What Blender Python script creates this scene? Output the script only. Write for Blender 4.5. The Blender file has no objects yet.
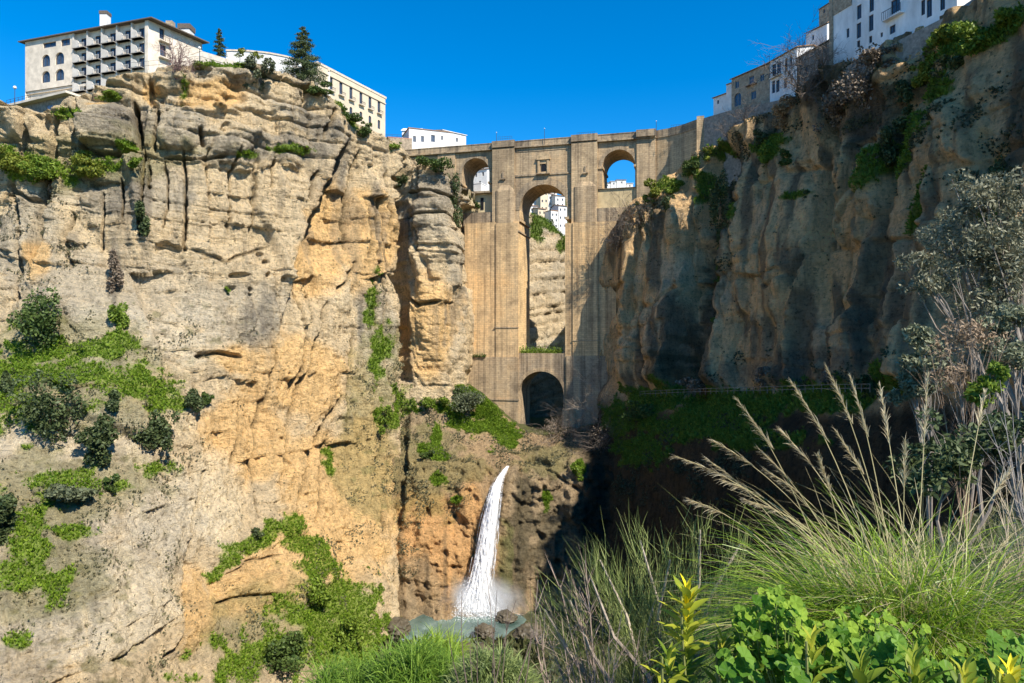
import bpy, bmesh, math, random
import numpy as np
from mathutils import Vector, Matrix

# ------------------------------------------------------------------ camera, sky, sun
S = bpy.context.scene
COL = S.collection
R = math.radians
F = 683.0
CX, CY = 512.0, 341.5
cam_d = bpy.data.cameras.new('camera'); cam = bpy.data.objects.new('camera', cam_d); COL.objects.link(cam)
cam_d.sensor_width = 36.0; cam_d.lens = 36.0*F/1024.0
cam_d.clip_start = 0.1; cam_d.clip_end = 9000
cam.location = (0, 0, 0); cam.rotation_euler = (R(90), 0, 0)
S.camera = cam
SUN_AZ, SUN_EL = 40.0, 46.0            # degrees to the right of straight behind the camera, and up
sdir = Vector((math.sin(R(SUN_AZ))*math.cos(R(SUN_EL)), -math.cos(R(SUN_AZ))*math.cos(R(SUN_EL)), math.sin(R(SUN_EL))))
w = bpy.data.worlds.new('World'); S.world = w; w.use_nodes = True
nt = w.node_tree; nt.nodes.clear()
sky = nt.nodes.new('ShaderNodeTexSky'); sky.sky_type = 'NISHITA'; sky.sun_disc = False
sky.sun_elevation = R(SUN_EL); sky.sun_rotation = math.atan2(sdir.x, sdir.y)
sky.altitude = 700; sky.air_density = 1.0; sky.dust_density = 0.0; sky.ozone_density = 7.0
bg = nt.nodes.new('ShaderNodeBackground'); bg.inputs[1].default_value = 0.115
hs = nt.nodes.new('ShaderNodeHueSaturation'); hs.inputs['Saturation'].default_value = 1.32; hs.inputs['Hue'].default_value = 0.497
wo = nt.nodes.new('ShaderNodeOutputWorld')
nt.links.new(sky.outputs[0], hs.inputs['Color']); nt.links.new(hs.outputs[0], bg.inputs[0]); nt.links.new(bg.outputs[0], wo.inputs[0])
sun_d = bpy.data.lights.new('sun', 'SUN'); sun_d.energy = 4.6; sun_d.angle = R(0.5); sun_d.color = (1.0, 0.93, 0.82)
sun = bpy.data.objects.new('sun', sun_d); COL.objects.link(sun)
sun.rotation_euler = sdir.to_track_quat('Z', 'Y').to_euler(); sun.location = (60, -60, 150)
S.view_settings.view_transform = 'Standard'; S.view_settings.look = 'None'
S.view_settings.exposure = 0.85; S.view_settings.gamma = 1.0
S.cycles.use_denoising = True
S.cycles.max_bounces = 6; S.cycles.volume_bounces = 2; S.cycles.diffuse_bounces = 3; S.cycles.transparent_max_bounces = 12

# ------------------------------------------------------------------ helpers
rng = np.random.default_rng(7)
random.seed(5)

def P(x, y, D):
    return ((x-CX)/F*D, D, (CY-y)/F*D)

def tag(o, label=None, cat=None, group=None, kind=None):
    if label: o['label'] = label
    if cat: o['category'] = cat
    if group: o['group'] = group
    if kind: o['kind'] = kind
    return o

def empty(name, loc, rz=0.0):
    o = bpy.data.objects.new(name, None); COL.objects.link(o)
    o.location = loc; o.rotation_euler = (0, 0, rz); o.empty_display_size = 0.5
    return o

def mesh_np(name, V, Fq, mat, parent=None, smooth=False, tris=None):
    """V (n,3) array; Fq (m,4) int array of quads, tris optional (k,3)"""
    me = bpy.data.meshes.new(name)
    V = np.asarray(V, dtype=np.float32)
    Fq = np.asarray(Fq, dtype=np.int32).reshape(-1, 4) if Fq is not None else np.zeros((0, 4), np.int32)
    T = np.asarray(tris, dtype=np.int32).reshape(-1, 3) if tris is not None else np.zeros((0, 3), np.int32)
    me.vertices.add(len(V)); me.vertices.foreach_set('co', V.ravel())
    nl = Fq.size + T.size
    me.loops.add(nl)
    me.loops.foreach_set('vertex_index', np.concatenate([Fq.ravel(), T.ravel()]).astype(np.int32))
    npoly = len(Fq)+len(T)
    me.polygons.add(npoly)
    starts = np.concatenate([np.arange(len(Fq))*4, Fq.size+np.arange(len(T))*3]).astype(np.int32)
    me.polygons.foreach_set('loop_start', starts)
    me.polygons.foreach_set('use_smooth', np.full(npoly, smooth, dtype=bool))
    me.update(calc_edges=True); me.validate()
    o = bpy.data.objects.new(name, me); COL.objects.link(o)
    if mat: me.materials.append(mat)
    if parent: o.parent = parent
    return o

def col_attr(o, C, name='Col'):
    a = o.data.color_attributes.new(name, 'FLOAT_COLOR', 'POINT')
    C4 = np.ones((len(C), 4), np.float32); C4[:, :3] = C
    a.data.foreach_set('color', C4.ravel())

class MB:
    """collects polygons; build() links them as ONE mesh object"""
    def __init__(s): s.v = []; s.f = []
    def poly(s, pts):
        n = len(s.v); s.v += [tuple(p) for p in pts]; s.f.append(tuple(range(n, n+len(pts))))
    def box(s, x0, x1, y0, y1, z0, z1):
        n = len(s.v)
        s.v += [(x0,y0,z0),(x1,y0,z0),(x1,y1,z0),(x0,y1,z0),(x0,y0,z1),(x1,y0,z1),(x1,y1,z1),(x0,y1,z1)]
        s.f += [tuple(n+i for i in q) for q in ((0,3,2,1),(4,5,6,7),(0,1,5,4),(1,2,6,5),(2,3,7,6),(3,0,4,7))]
    def prism(s, foot, z0, z1, ztop=None):
        """vertical prism over a plan polygon (anticlockwise)"""
        n = len(foot); b = len(s.v)
        s.v += [(p[0], p[1], z0) for p in foot] + [(p[0], p[1], z1 if ztop is None else ztop[i]) for i, p in enumerate(foot)]
        for i in range(n):
            j = (i+1) % n
            s.f.append((b+i, b+j, b+n+j, b+n+i))
        s.f.append(tuple(b+n+i for i in range(n))); s.f.append(tuple(b+n-1-i for i in range(n)))
    def tube(s, pts, radii, k=5):
        pts = [Vector(p) for p in pts]; rings = []
        for i, p in enumerate(pts):
            d = (pts[min(i+1, len(pts)-1)]-pts[max(i-1, 0)]).normalized()
            a = d.orthogonal().normalized(); b = d.cross(a)
            r = radii[i] if hasattr(radii, '__len__') else radii
            n = len(s.v)
            for q in range(k):
                t = 2*math.pi*q/k
                s.v.append(tuple(p + (a*math.cos(t)+b*math.sin(t))*r))
            rings.append(n)
        for i in range(len(rings)-1):
            for q in range(k):
                s.f.append((rings[i]+q, rings[i]+(q+1) % k, rings[i+1]+(q+1) % k, rings[i+1]+q))
        s.f.append(tuple(rings[-1]+q for q in range(k))); s.f.append(tuple(rings[0]+k-1-q for q in range(k)))
    def build(s, name, mat, parent=None, smooth=False):
        me = bpy.data.meshes.new(name); me.from_pydata(s.v, [], s.f); me.update()
        if smooth:
            for p in me.polygons: p.use_smooth = True
        o = bpy.data.objects.new(name, me); COL.objects.link(o)
        if mat: me.materials.append(mat)
        if parent: o.parent = parent
        return o

# ------------------------------------------------------------------ noise (numpy)
def _hash(ix, iy, iz, seed):
    h = (ix.astype(np.int64)*374761393 + iy.astype(np.int64)*668265263 + iz.astype(np.int64)*2147483647 + seed*1442695041) & 0xffffffff
    h = ((h ^ (h >> 13))*1274126177) & 0xffffffff
    h = (h ^ (h >> 16))
    return (h & 0xffffff)/float(0xffffff)
def vnoise(x, y, z, seed=0):
    x, y, z = np.broadcast_arrays(np.asarray(x, float), np.asarray(y, float), np.asarray(z, float))
    ix, iy, iz = np.floor(x), np.floor(y), np.floor(z)
    fx, fy, fz = x-ix, y-iy, z-iz
    fx, fy, fz = [t*t*t*(t*(t*6-15)+10) for t in (fx, fy, fz)]
    r = 0
    for dx in (0, 1):
        for dy in (0, 1):
            for dz in (0, 1):
                wgt = (fx if dx else 1-fx)*(fy if dy else 1-fy)*(fz if dz else 1-fz)
                r = r + wgt*_hash(ix+dx, iy+dy, iz+dz, seed)
    return r                                     # 0..1
def fbm(x, y, z, octv=4, seed=0, gain=0.5):
    a, t, tot = 1.0, 0, 0
    for i in range(octv):
        t = t + a*(vnoise(x*2**i+i*17.3, y*2**i+i*9.1, z*2**i+i*5.7, seed+i)-0.5); tot += a; a *= gain
    return t/tot*2                               # about -1..1
def sstep(a, b, x):
    t = np.clip((x-a)/(b-a), 0, 1); return t*t*(3-2*t)

# ------------------------------------------------------------------ materials
MATS = {}
def new_mat(name):
    m = bpy.data.materials.new(name); m.use_nodes = True
    b = m.node_tree.nodes['Principled BSDF']
    return m, m.node_tree, b
def N(t, kind, **kw):
    n = t.nodes.new(kind)
    for k, v in kw.items():
        if k.startswith('_'): setattr(n, k[1:], v)
        else: n.inputs[k.replace('__', ' ')].default_value = v
    return n
def noise(t, scale, detail=4, rough=0.6, vec=None, stretch=None):
    tc = t.nodes.new('ShaderNodeNewGeometry') if vec is None else None
    out = tc.outputs['Position'] if vec is None else vec
    if stretch:
        mp = t.nodes.new('ShaderNodeMapping'); mp.inputs['Scale'].default_value = stretch
        t.links.new(out, mp.inputs['Vector']); out = mp.outputs[0]
    n = t.nodes.new('ShaderNodeTexNoise'); n.inputs['Scale'].default_value = scale
    n.inputs['Detail'].default_value = detail; n.inputs['Roughness'].default_value = rough
    t.links.new(out, n.inputs['Vector'])
    return n.outputs[0]
def ramp(t, src, stops):
    r = t.nodes.new('ShaderNodeValToRGB'); t.links.new(src, r.inputs[0])
    e = r.color_ramp.elements
    while len(e) < len(stops): e.new(0.5)
    for i, (p, c) in enumerate(stops):
        e[i].position = p; e[i].color = (*c, 1) if len(c) == 3 else c
    return r.outputs[0]
def mixc(t, a, b, fac, mode='MIX'):
    m = t.nodes.new('ShaderNodeMix'); m.data_type = 'RGBA'; m.blend_type = mode
    for sock, val in ((m.inputs[0], fac), (m.inputs[6], a), (m.inputs[7], b)):
        if hasattr(val, 'is_output'): t.links.new(val, sock)
        elif isinstance(val, (int, float)): sock.default_value = val
        else: sock.default_value = (*val, 1)
    return m.outputs[2]
def math_n(t, op, a, b=0.0):
    m = t.nodes.new('ShaderNodeMath'); m.operation = op
    for i, val in enumerate((a, b)):
        if hasattr(val, 'is_output'): t.links.new(val, m.inputs[i])
        else: m.inputs[i].default_value = val
    return m.outputs[0]
def bump(t, b, h, strength, dist):
    n = t.nodes.new('ShaderNodeBump'); n.inputs['Strength'].default_value = strength; n.inputs['Distance'].default_value = dist
    t.links.new(h, n.inputs['Height']); t.links.new(n.outputs[0], b.inputs['Normal'])

def simple(name, c, rough=0.8, var=0.25, scale=1.5, bumpd=0.0, spec=0.2, stretch=None):
    """plain surface with uneven wear"""
    if name in MATS: return MATS[name]
    m, t, b = new_mat(name)
    n = noise(t, scale, 5, 0.65, stretch=stretch)
    lo = tuple(v*(1-var) for v in c); hi = tuple(min(1, v*(1+var)) for v in c)
    t.links.new(ramp(t, n, [(0.3, lo), (0.7, hi)]), b.inputs['Base Color'])
    b.inputs['Roughness'].default_value = rough; b.inputs['Specular IOR Level'].default_value = spec
    if bumpd: bump(t, b, n, 0.6, bumpd)
    MATS[name] = m; return m

def leafy(name, c, c2, trans=0.25, rough=0.55, spec=0.25):
    """leaf colour that differs from leaf to leaf"""
    if name in MATS: return MATS[name]
    m, t, b = new_mat(name)
    g = t.nodes.new('ShaderNodeNewGeometry')
    n = noise(t, 0.45, 2, 0.5)
    f = math_n(t, 'ADD', math_n(t, 'MULTIPLY', g.outputs['Random Per Island'], 0.6), math_n(t, 'MULTIPLY', n, 0.4))
    colr = ramp(t, f, [(0.2, c), (0.8, c2)])
    t.links.new(colr, b.inputs['Base Color'])
    b.inputs['Roughness'].default_value = rough; b.inputs['Specular IOR Level'].default_value = spec
    tr = t.nodes.new('ShaderNodeBsdfTranslucent'); t.links.new(colr, tr.inputs[0])
    mx = t.nodes.new('ShaderNodeMixShader'); mx.inputs[0].default_value = trans
    t.links.new(b.outputs[0], mx.inputs[1]); t.links.new(tr.outputs[0], mx.inputs[2])
    t.links.new(mx.outputs[0], t.nodes['Material Output'].inputs[0])
    MATS[name] = m; return m

def rock_mat(name, k=1.0):
    m, t, b = new_mat(name)
    at = t.nodes.new('ShaderNodeVertexColor'); at.layer_name = 'Col'
    n1 = noise(t, 0.35, 8, 0.7)
    n2 = noise(t, 1.5, 9, 0.8)
    n5 = noise(t, 0.75, 7, 0.72)
    n3 = noise(t, 0.9, 6, 0.75, stretch=(0.5, 0.5, 3.0))
    n4 = noise(t, 0.5, 6, 0.7, stretch=(2.2, 2.2, 0.16))
    f1 = ramp(t, n1, [(0.28, (0.55, 0.54, 0.52)), (0.5, (1, 1, 1)), (0.75, (1.25, 1.19, 1.08))])
    f2 = ramp(t, n2, [(0.30, (0.28, 0.265, 0.24)), (0.44, (0.95, 0.94, 0.93)), (0.7, (1.3, 1.27, 1.2))])
    f3 = ramp(t, n3, [(0.3, (0.62, 0.62, 0.62)), (0.5, (1.05, 1.04, 1.03))])
    f4 = ramp(t, n4, [(0.34, (0.60, 0.59, 0.58)), (0.52, (1.06, 1.05, 1.03))])
    f5 = ramp(t, n5, [(0.33, (0.30, 0.285, 0.25)), (0.43, (1, 1, 1)), (0.62, (1.0, 1.0, 1.0)), (0.7, (1.22, 1.2, 1.16))])
    c = mixc(t, at.outputs[0], f1, 0.8, 'MULTIPLY'); c = mixc(t, c, f5, 0.7, 'MULTIPLY')
    c = mixc(t, c, f2, 0.9, 'MULTIPLY'); c = mixc(t, c, f3, 0.7, 'MULTIPLY'); c = mixc(t, c, f4, 0.7, 'MULTIPLY')
    c = mixc(t, c, (1.76, 1.69, 1.54), 1.0, 'MULTIPLY')
    t.links.new(c, b.inputs['Base Color'])
    b.inputs['Roughness'].default_value = 0.95; b.inputs['Specular IOR Level'].default_value = 0.08
    h = math_n(t, 'ADD', noise(t, 0.8, 10, 0.75), math_n(t, 'MULTIPLY', n2, 0.9))
    h = math_n(t, 'ADD', h, math_n(t, 'MULTIPLY', n3, 0.6)); h = math_n(t, 'ADD', h, math_n(t, 'MULTIPLY', n5, 0.8))
    bump(t, b, h, 1.0, 1.25*k)
    return m
ROCK = rock_mat('weathered_rock')
# ------------------------------------------------------------------ terrain
def interp_table(xs, ys, tab, X, Y):
    """smooth bilinear interpolation of a control table tab[row y][col x]"""
    xs = np.array(xs, float); ys = np.array(ys, float); tab = np.array(tab, float)
    ix = np.clip(np.searchsorted(xs, X)-1, 0, len(xs)-2); iy = np.clip(np.searchsorted(ys, Y)-1, 0, len(ys)-2)
    fx = np.clip((X-xs[ix])/(xs[ix+1]-xs[ix]), 0, 1); fy = np.clip((Y-ys[iy])/(ys[iy+1]-ys[iy]), 0, 1)
    return (tab[iy, ix]*(1-fx)*(1-fy)+tab[iy, ix+1]*fx*(1-fy)+tab[iy+1, ix]*(1-fx)*fy+tab[iy+1, ix+1]*fx*fy)
def blur(A, k):
    for ax in (0, 1):
        for _ in range(2):
            pad = [(0, 0), (0, 0)]; pad[ax] = (k, k)
            B = np.pad(A, pad, mode='reflect', reflect_type='odd')
            c = np.cumsum(B, axis=ax); n = A.shape[ax]
            z = np.zeros_like(np.take(c, [0], axis=ax)); c = np.concatenate([z, c], axis=ax)
            hi = np.take(c, np.arange(2*k+1, 2*k+1+n), axis=ax); lo = np.take(c, np.arange(0, n), axis=ax)
            A = (hi-lo)/(2*k+1)
    return A
def rnd(i, j, seed):
    i, j = np.broadcast_arrays(np.asarray(i), np.asarray(j)); return _hash(i, j, np.zeros_like(i), seed)

def strata(s, z, seed, tmin, tmax, wmin, wmax, gap=0.5, rd=0.8, zlo=-110, zhi=140):
    """bedded rock: blocks in beds, each with its own stand-out; returns height about -gap..1"""
    rs = np.random.default_rng(seed)
    zb = [zlo]
    while zb[-1] < zhi: zb.append(zb[-1]+rs.uniform(tmin, tmax))
    zb = np.array(zb); n = len(zb)
    off = rs.uniform(0, 1, n); wid = rs.uniform(wmin, wmax, n); ph = rs.uniform(0, 50, n)
    i = np.clip(np.searchsorted(zb, z)-1, 0, n-2); t = zb[i+1]-zb[i]; f = (z-zb[i])/t
    sb = s/wid[i]+ph[i]; j = np.floor(sb); fs = sb-j
    jo = rnd(i, j, seed+3)
    ez = np.minimum(f, 1-f)*t; es = np.minimum(fs, 1-fs)*wid[i]
    q = np.minimum(np.clip(ez/rd, 0, 1), np.clip(es/(rd*0.7), 0, 1))
    q = np.sqrt(np.clip(1-(1-q)**2, 0, 1))
    return 0.6*off[i]+0.4*jo - (1-q)*gap

def facets(s, z, seed, tmin, tmax, wmin, wmax, amp, tilt, vt):
    """joint-bounded faces: each stands out by its own amount and is turned its own way"""
    rs = np.random.default_rng(seed); zb = [-110]
    while zb[-1] < 140: zb.append(zb[-1]+rs.uniform(tmin, tmax))
    zb = np.array(zb); n = len(zb); wid = rs.uniform(wmin, wmax, n); ph = rs.uniform(0, 50, n)
    i = np.clip(np.searchsorted(zb, z)-1, 0, n-2); f = (z-zb[i])/(zb[i+1]-zb[i]); sb = s/wid[i]+ph[i]; j = np.floor(sb); fs_ = sb-j
    val = lambda jj, q: amp*(rnd(i, jj, seed+1)-.5)+(q-.5)*tilt*2*(rnd(i, jj, seed+2)-.5)+(f-.5)*vt*2*(rnd(i, jj, seed+3)-.6)
    w = np.minimum(.8/wid[i], .3); v = val(j, fs_)
    a = sstep(-1, 1, fs_/w); v = np.where(fs_ < w, val(j-1, fs_+1)*(1-a)+v*a, v)
    b = sstep(-1, 1, (fs_-1)/w); return np.where(fs_ > 1-w, v*(1-b)+val(j+1, fs_-1)*b, v)

def poly_dist(X, Y, pts):
    """distance in px to a polyline, and parameter 0..1 along it"""
    best = np.full(X.shape, 1e9); par = np.zeros(X.shape); n = len(pts)-1
    for k in range(n):
        ax, ay = pts[k]; bx, by = pts[k+1]; dx, dy = bx-ax, by-ay
        u = np.clip(((X-ax)*dx+(Y-ay)*dy)/(dx*dx+dy*dy), 0, 1)
        d = np.hypot(X-(ax+u*dx), Y-(ay+u*dy)); m = d < best
        best = np.where(m, d, best); par = np.where(m, (k+u)/n, par)
    return best, par
def blobs(X, Y, L, nz):
    f = np.full(X.shape, -1.0)
    for (cx, cy, rx, ry, rot) in L:
        c, s_ = math.cos(R(rot)), math.sin(R(rot))
        u = ((X-cx)*c+(Y-cy)*s_)/rx; v = (-(X-cx)*s_+(Y-cy)*c)/ry
        f = np.maximum(f, 1-np.sqrt(u*u+v*v))
    return sstep(0.0, 0.4, f+nz)

class Terrain: pass
def surface(name, xs, top_pts, ybot, ny, xc, yc, tab, k, detail, colour, back=None, mat=None):
    """a cliff face standing at its own distances: grid -> points -> detail along the normal -> mesh"""
    nx = len(xs)
    tx = np.array([p[0] for p in top_pts], float); ty = np.array([p[1] for p in top_pts], float)
    top = np.interp(xs, tx, ty)
    v = np.linspace(0, 1, ny)[:, None]
    X = np.repeat(xs[None, :], ny, 0); Y = top[None, :]*(1-v)+ybot*v
    D = blur(interp_table(xc, yc, tab, X, Y), k)
    W = np.stack([(X-CX)/F*D, D, (CY-Y)/F*D], -1)
    gu = np.gradient(W, axis=1); gv = np.gradient(W, axis=0)
    n = np.cross(gu, gv); n /= np.linalg.norm(n, axis=-1, keepdims=True)+1e-9
    flip = np.sum(n*W, -1, keepdims=True) > 0
    n = np.where(flip, -n, n)
    for a in range(3): n[..., a] = blur(n[..., a], 6)
    n /= np.linalg.norm(n, axis=-1, keepdims=True)+1e-9
    h = n.copy(); h[..., 2] *= 0.35; h /= np.linalg.norm(h, axis=-1, keepdims=True)
    seg = np.hypot(np.gradient(W[ny//3, :, 0]), np.gradient(W[ny//3, :, 1])); s = np.repeat(np.cumsum(seg)[None, :], ny, 0)
    d = detail(X, Y, W, s, n)
    V = W+h*d[..., None]
    T = Terrain(); T.X, T.Y, T.W, T.V, T.n, T.xs, T.top = X, Y, W, V, n, xs, top
    C = colour(X, Y, W, s, n, d, T)
    rows = [V]; cols = [C]
    if back:
        last = V[0]; edge = W[0]
        dirv = edge[:, :2]/np.linalg.norm(edge[:, :2], axis=1, keepdims=True)
        for (off, z, amt) in back:
            zz = last[:, 2]*(1-amt)+(z(xs) if callable(z) else z)*amt
            rr = np.stack([last[:, 0]+dirv[:, 0]*off, last[:, 1]+dirv[:, 1]*off, zz], -1)
            De = np.hypot(edge[:, 0], edge[:, 1]); cap = edge[:, 2]*(De+off)/De-.4-.012*off          # the top keeps back behind its own edge
            rr[:, 2] = np.where((edge[:, 2] > 0) & (off < 45), np.minimum(rr[:, 2], cap), rr[:, 2])
            rr[:, 2] += 0.5*fbm(rr[:, 0]*.2, rr[:, 1]*.2, 0*rr[:, 0], 3, 5)
            rows.insert(0, rr[None]); cols.insert(0, np.repeat(np.array([[[.09, .10, .045]]]), nx, 1))
    VV = np.concatenate(rows, 0); CC = np.concatenate(cols, 0); nr = VV.shape[0]
    idx = np.arange(nr*nx).reshape(nr, nx)
    q = np.stack([idx[:-1, :-1], idx[1:, :-1], idx[1:, 1:], idx[:-1, 1:]], -1).reshape(-1, 4)
    o = mesh_np(name, VV.reshape(-1, 3), q, mat or ROCK, None, smooth=True)
    col_attr(o, np.clip(CC, 0.01, 0.9).reshape(-1, 3)); tag(o, kind='structure')
    T.o = o
    return T
def mixa(C, c, m): return C*(1-m[..., None])+np.array(c)*m[..., None]

TAN = np.array((.47, .39, .272)); GREY = (.35, .325, .275); ORANGE = (.57, .385, .18); CREAM = (.60, .525, .39); CRUST = (.15, .14, .125)
GRASS = (.14, .235, .022); DGRASS = (.075, .13, .018); SOIL = (.20, .155, .10)

# ---- left cliff
GR_A = [(350,610,30,34,0),(310,570,24,20,30),(375,660,30,30,0),(300,625,50,26,0),(90,385,70,26,10),(20,415,30,30,0),(100,350,50,14,0),(150,470,20,8,0),(20,640,14,12,0),(330,655,70,40,0),(250,655,60,30,0),(30,165,42,16,12),(95,168,34,9,0),(130,150,10,6,0),(20,370,26,40,20),(60,350,40,20,20),(60,490,60,22,-8),(25,560,34,40,10),(55,590,18,26,0),(75,535,34,12,0),
        (118,318,9,22,20),(140,378,40,18,5),(155,400,30,20,0),(287,152,22,4,0),(245,158,12,3,0),(288,526,32,13,8),(222,566,24,9,-45),(250,540,40,11,-28),(300,545,24,18,20),(330,600,30,50,-25),
        (270,650,60,34,0),(335,650,40,50,0),(230,668,40,25,0),(110,97,14,4,0),(70,118,20,7,0),(380,412,9,14,0),(335,460,9,14,20),(378,355,10,30,10),(370,300,6,30,0),(370,625,16,9,0),(185,680,30,10,0),(175,62,20,3,0),(225,68,30,3,0),
        (345,115,22,5,45),(185,90,6,14,10),(400,410,14,30,0),(10,520,16,10,0)]
CRK_SHADE = [0]
def det_A(X, Y, W, s, n):
    CRK_SHADE[0] = np.zeros(X.shape)
    x, y, z = W[..., 0], W[..., 1], W[..., 2]
    low = sstep(270, 330, Y+14*fbm(x*.06, y*.06, z*.06, 3, 11))                 # below: conglomerate without beds
    top = 1-sstep(150, 175, Y)
    zw = z+2.2*fbm(s*.03, 0*s, z*.02, 2, 3)+0.04*s+0.5*fbm(s*.15, 0*s, z*.1, 2, 4)
    sw = s+2.5*fbm(x*.08, y*.08, z*.05, 3, 21)
    mod = sstep(-.35, .35, fbm(x*.05, y*.05, z*.06, 3, 23)); mod2 = sstep(-.3, .3, fbm(x*.04, y*.04, z*.10, 3, 27))
    d = 3.4*strata(sw, zw, 4, 3.0, 7.5, 7, 24, 0.8, 1.3)*(0.06+0.94*top)*(1-low)*(.35+.65*mod)
    d += 1.5*strata(sw+1.5*fbm(s*.3, 0*s, z*.3, 2, 28), zw+.5*fbm(s*.25, 0*s, z*.2, 2, 29), 9, 0.8, 3.2, 6, 25, 0.5, 0.45)*(1-0.85*low)*(.12+.88*mod2)
    d += 0.35*strata(sw*1.3+40, zw+.4*fbm(s*.2, 0*s, z*.2, 2, 26), 12, 0.5, 1.6, 8, 30, 0.6, 0.3)*(1-low)
    d += 2.2*np.abs(fbm(x*.09, y*.09, z*.035, 3, 33))                           # buttresses with sharp gullies between
    zf = z+3.5*fbm(s*.06, 0*s, z*.05, 3, 24, .5); sf = s+3.0*fbm(s*.05, 0*s, z*.05, 3, 25, .4)+.25*z
    d += facets(sf, zf, 61, 12, 26, 7, 17, 2.6, 3.2, 2.0)*(1-.35*top)*(1-.4*low)+facets(sf*1.1+9, zf, 62, 4, 10, 3, 8, .9, 1.2, 1.2)*(1-.5*low)
    d += 2.0*strata(sf, zf+.12*s, 63, 5, 13, 10, 30, .4, 2.2)*low*(1-sstep(150, 280, X))*sstep(-.3, .3, fbm(x*.04, y*.04, z*.05, 3, 64))
    d += 3.2*fbm(x*.045, y*.045, z*.03, 3, 31)+3.2*fbm(x*.10, y*.10, z*.075, 3, 37)*(1-sstep(120, 230, X))*(1-.5*low)
    d += 1.5*fbm(x*.11+z*.03, y*.11, z*.05, 4, 39, .6)*low
    d += 0.8*fbm(x*.2, y*.2, z*.16, 4, 41)
    d += 1.5*fbm(s*.16, 0*s, z*.018, 3, 51)*sstep(200, 330, X)                  # vertical fluting
    nn = fbm(x*.8, y*.8, z*.85, 3, 61, .65); d += 0.42*nn*(0.7+0.5*low) - 0.8*np.clip(-nn-.3, 0, 1)*(.4+low)
    d += 1.3*np.abs(fbm(s*.1+z*.045, 0*s, z*.015, 3, 35))*low
    cracks = [  # polyline, half width px, depth m
        ([(346,140),(332,180),(318,215),(300,255),(292,276)], 8.9, 10.0), ([(318,300),(300,345),(288,400)], 2.2, 1.8), ([(372,200),(370,260),(376,330)], 2.2, 2.0), ([(385,300),(384,350),(390,400)], 2.2, 2.0), ([(355,330),(350,380),(352,430)], 2.4, 1.8), ([(270,350),(262,400),(255,470)], 2.2, 1.6), ([(240,400),(236,450),(228,500)], 2, 1.4), ([(330,440),(322,480),(318,520)], 2.4, 1.8), ([(385,430),(378,480),(380,540)], 2.4, 1.8), ([(340,180),(338,220)], 2, 1.6), ([(292,276),(303,310),(305,345)], 2, 1.5),
        ([(398,160),(400,230),(404,300),(405,400)], 6, 9), ([(405,400),(403,480),(400,520)], 6, 3),
        ([(183,150),(186,200),(184,245),(187,250)], 2.2, 2.6), ([(233,150),(231,190),(229,232)], 1.8, 2.0), ([(146,150),(143,185),(140,240)], 2.2, 2.4),
        ([(272,160),(270,190)], 1.6, 1.8), ([(134,100),(139,130),(142,150)], 3.5, 5.0), ([(158,108),(155,150)], 2.5, 4), ([(151,78),(150,100),(158,108)], 4, 4),
        ([(82,130),(85,152),(110,157),(138,155)], 2.5, 4.0), ([(165,157),(200,160),(225,158)], 2.0, 2.5), ([(200,130),(204,148)], 2.5, 2.5),
        ([(60,120),(45,190),(38,225),(34,265)], 6, 5.5), ([(22,225),(17,280),(16,300)], 3.5, 3.5), ([(36,112),(30,140),(22,165)], 4, 4.0), ([(75,112),(84,135),(82,160)], 3, 3.5), ([(0,200),(12,190),(30,200),(50,196)], 3, 2.0), ([(100,190),(103,215),(98,250)], 2.5, 2.2), ([(68,210),(66,240),(72,270)], 2.5, 2.0), ([(150,165),(148,190)], 2, 2), ([(165,160),(167,200),(164,230)], 1.6, 1.5), ([(208,160),(210,200)], 1.4, 1.4), ([(252,165),(255,200),(250,235)], 1.4, 1.4), ([(300,90),(310,120),(306,150)], 2.5, 2.5), ([(330,110),(322,140)], 2.5, 2.5), ([(315,170),(308,200)], 2, 2), ([(360,150),(352,200),(350,250)], 2.2, 2.0), ([(388,170),(386,230)], 2.2, 2.0), ([(122,180),(124,220)], 1.8, 2.0), ([(8,180),(14,205),(20,225)], 4, 3),
        ([(356,262),(345,280),(337,290)], 1.8, 2.2), ([(330,300),(322,325),(308,346)], 2.0, 2.2), ([(308,346),(298,380),(288,440),(280,500)], 2.5, 2.4),
        ([(343,395),(322,430),(308,470),(300,505)], 3, 2.2), ([(290,420),(285,455),(292,465)], 2, 1.8),
        ([(205,470),(196,500),(184,575),(182,600),(172,650),(150,668)], 2.6, 2.4), ([(190,560),(184,590)], 5, 2.5), ([(192,250),(225,262),(270,245)], 2.5, 0.8),
        ([(195,357),(215,354),(240,358)], 3, 2.2), ([(155,250),(165,246),(187,250)], 4, 2.0), ([(215,607),(240,596),(270,594)], 1.8, 1.6), ([(222,575),(250,560),(276,556)], 1.6, 1.0),
        ([(420,165),(421,260)], 1.5, 1.2), ([(405,218),(440,216),(462,230)], 1.5, 1.3), ([(403,195),(430,192),(455,200)], 1.8, 1.6), ([(410,300),(420,306),(438,302)], 2.5, 2),
        ([(380,190),(379,250),(383,300)], 2, 1.5), ([(366,200),(364,260)], 1.8, 1.3), ([(60,250),(85,245)], 4, 1.6), ([(255,415),(258,480),(260,520)], 1.5, 1)]
    jx, jy = X+2.6*fbm(X*.05, Y*.05, 0*X, 3, 71)+1.2*fbm(X*.25, Y*.25, 0*X, 2, 73), Y+2.0*fbm(X*.05, Y*.05, 0*X+9, 3, 72)
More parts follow.
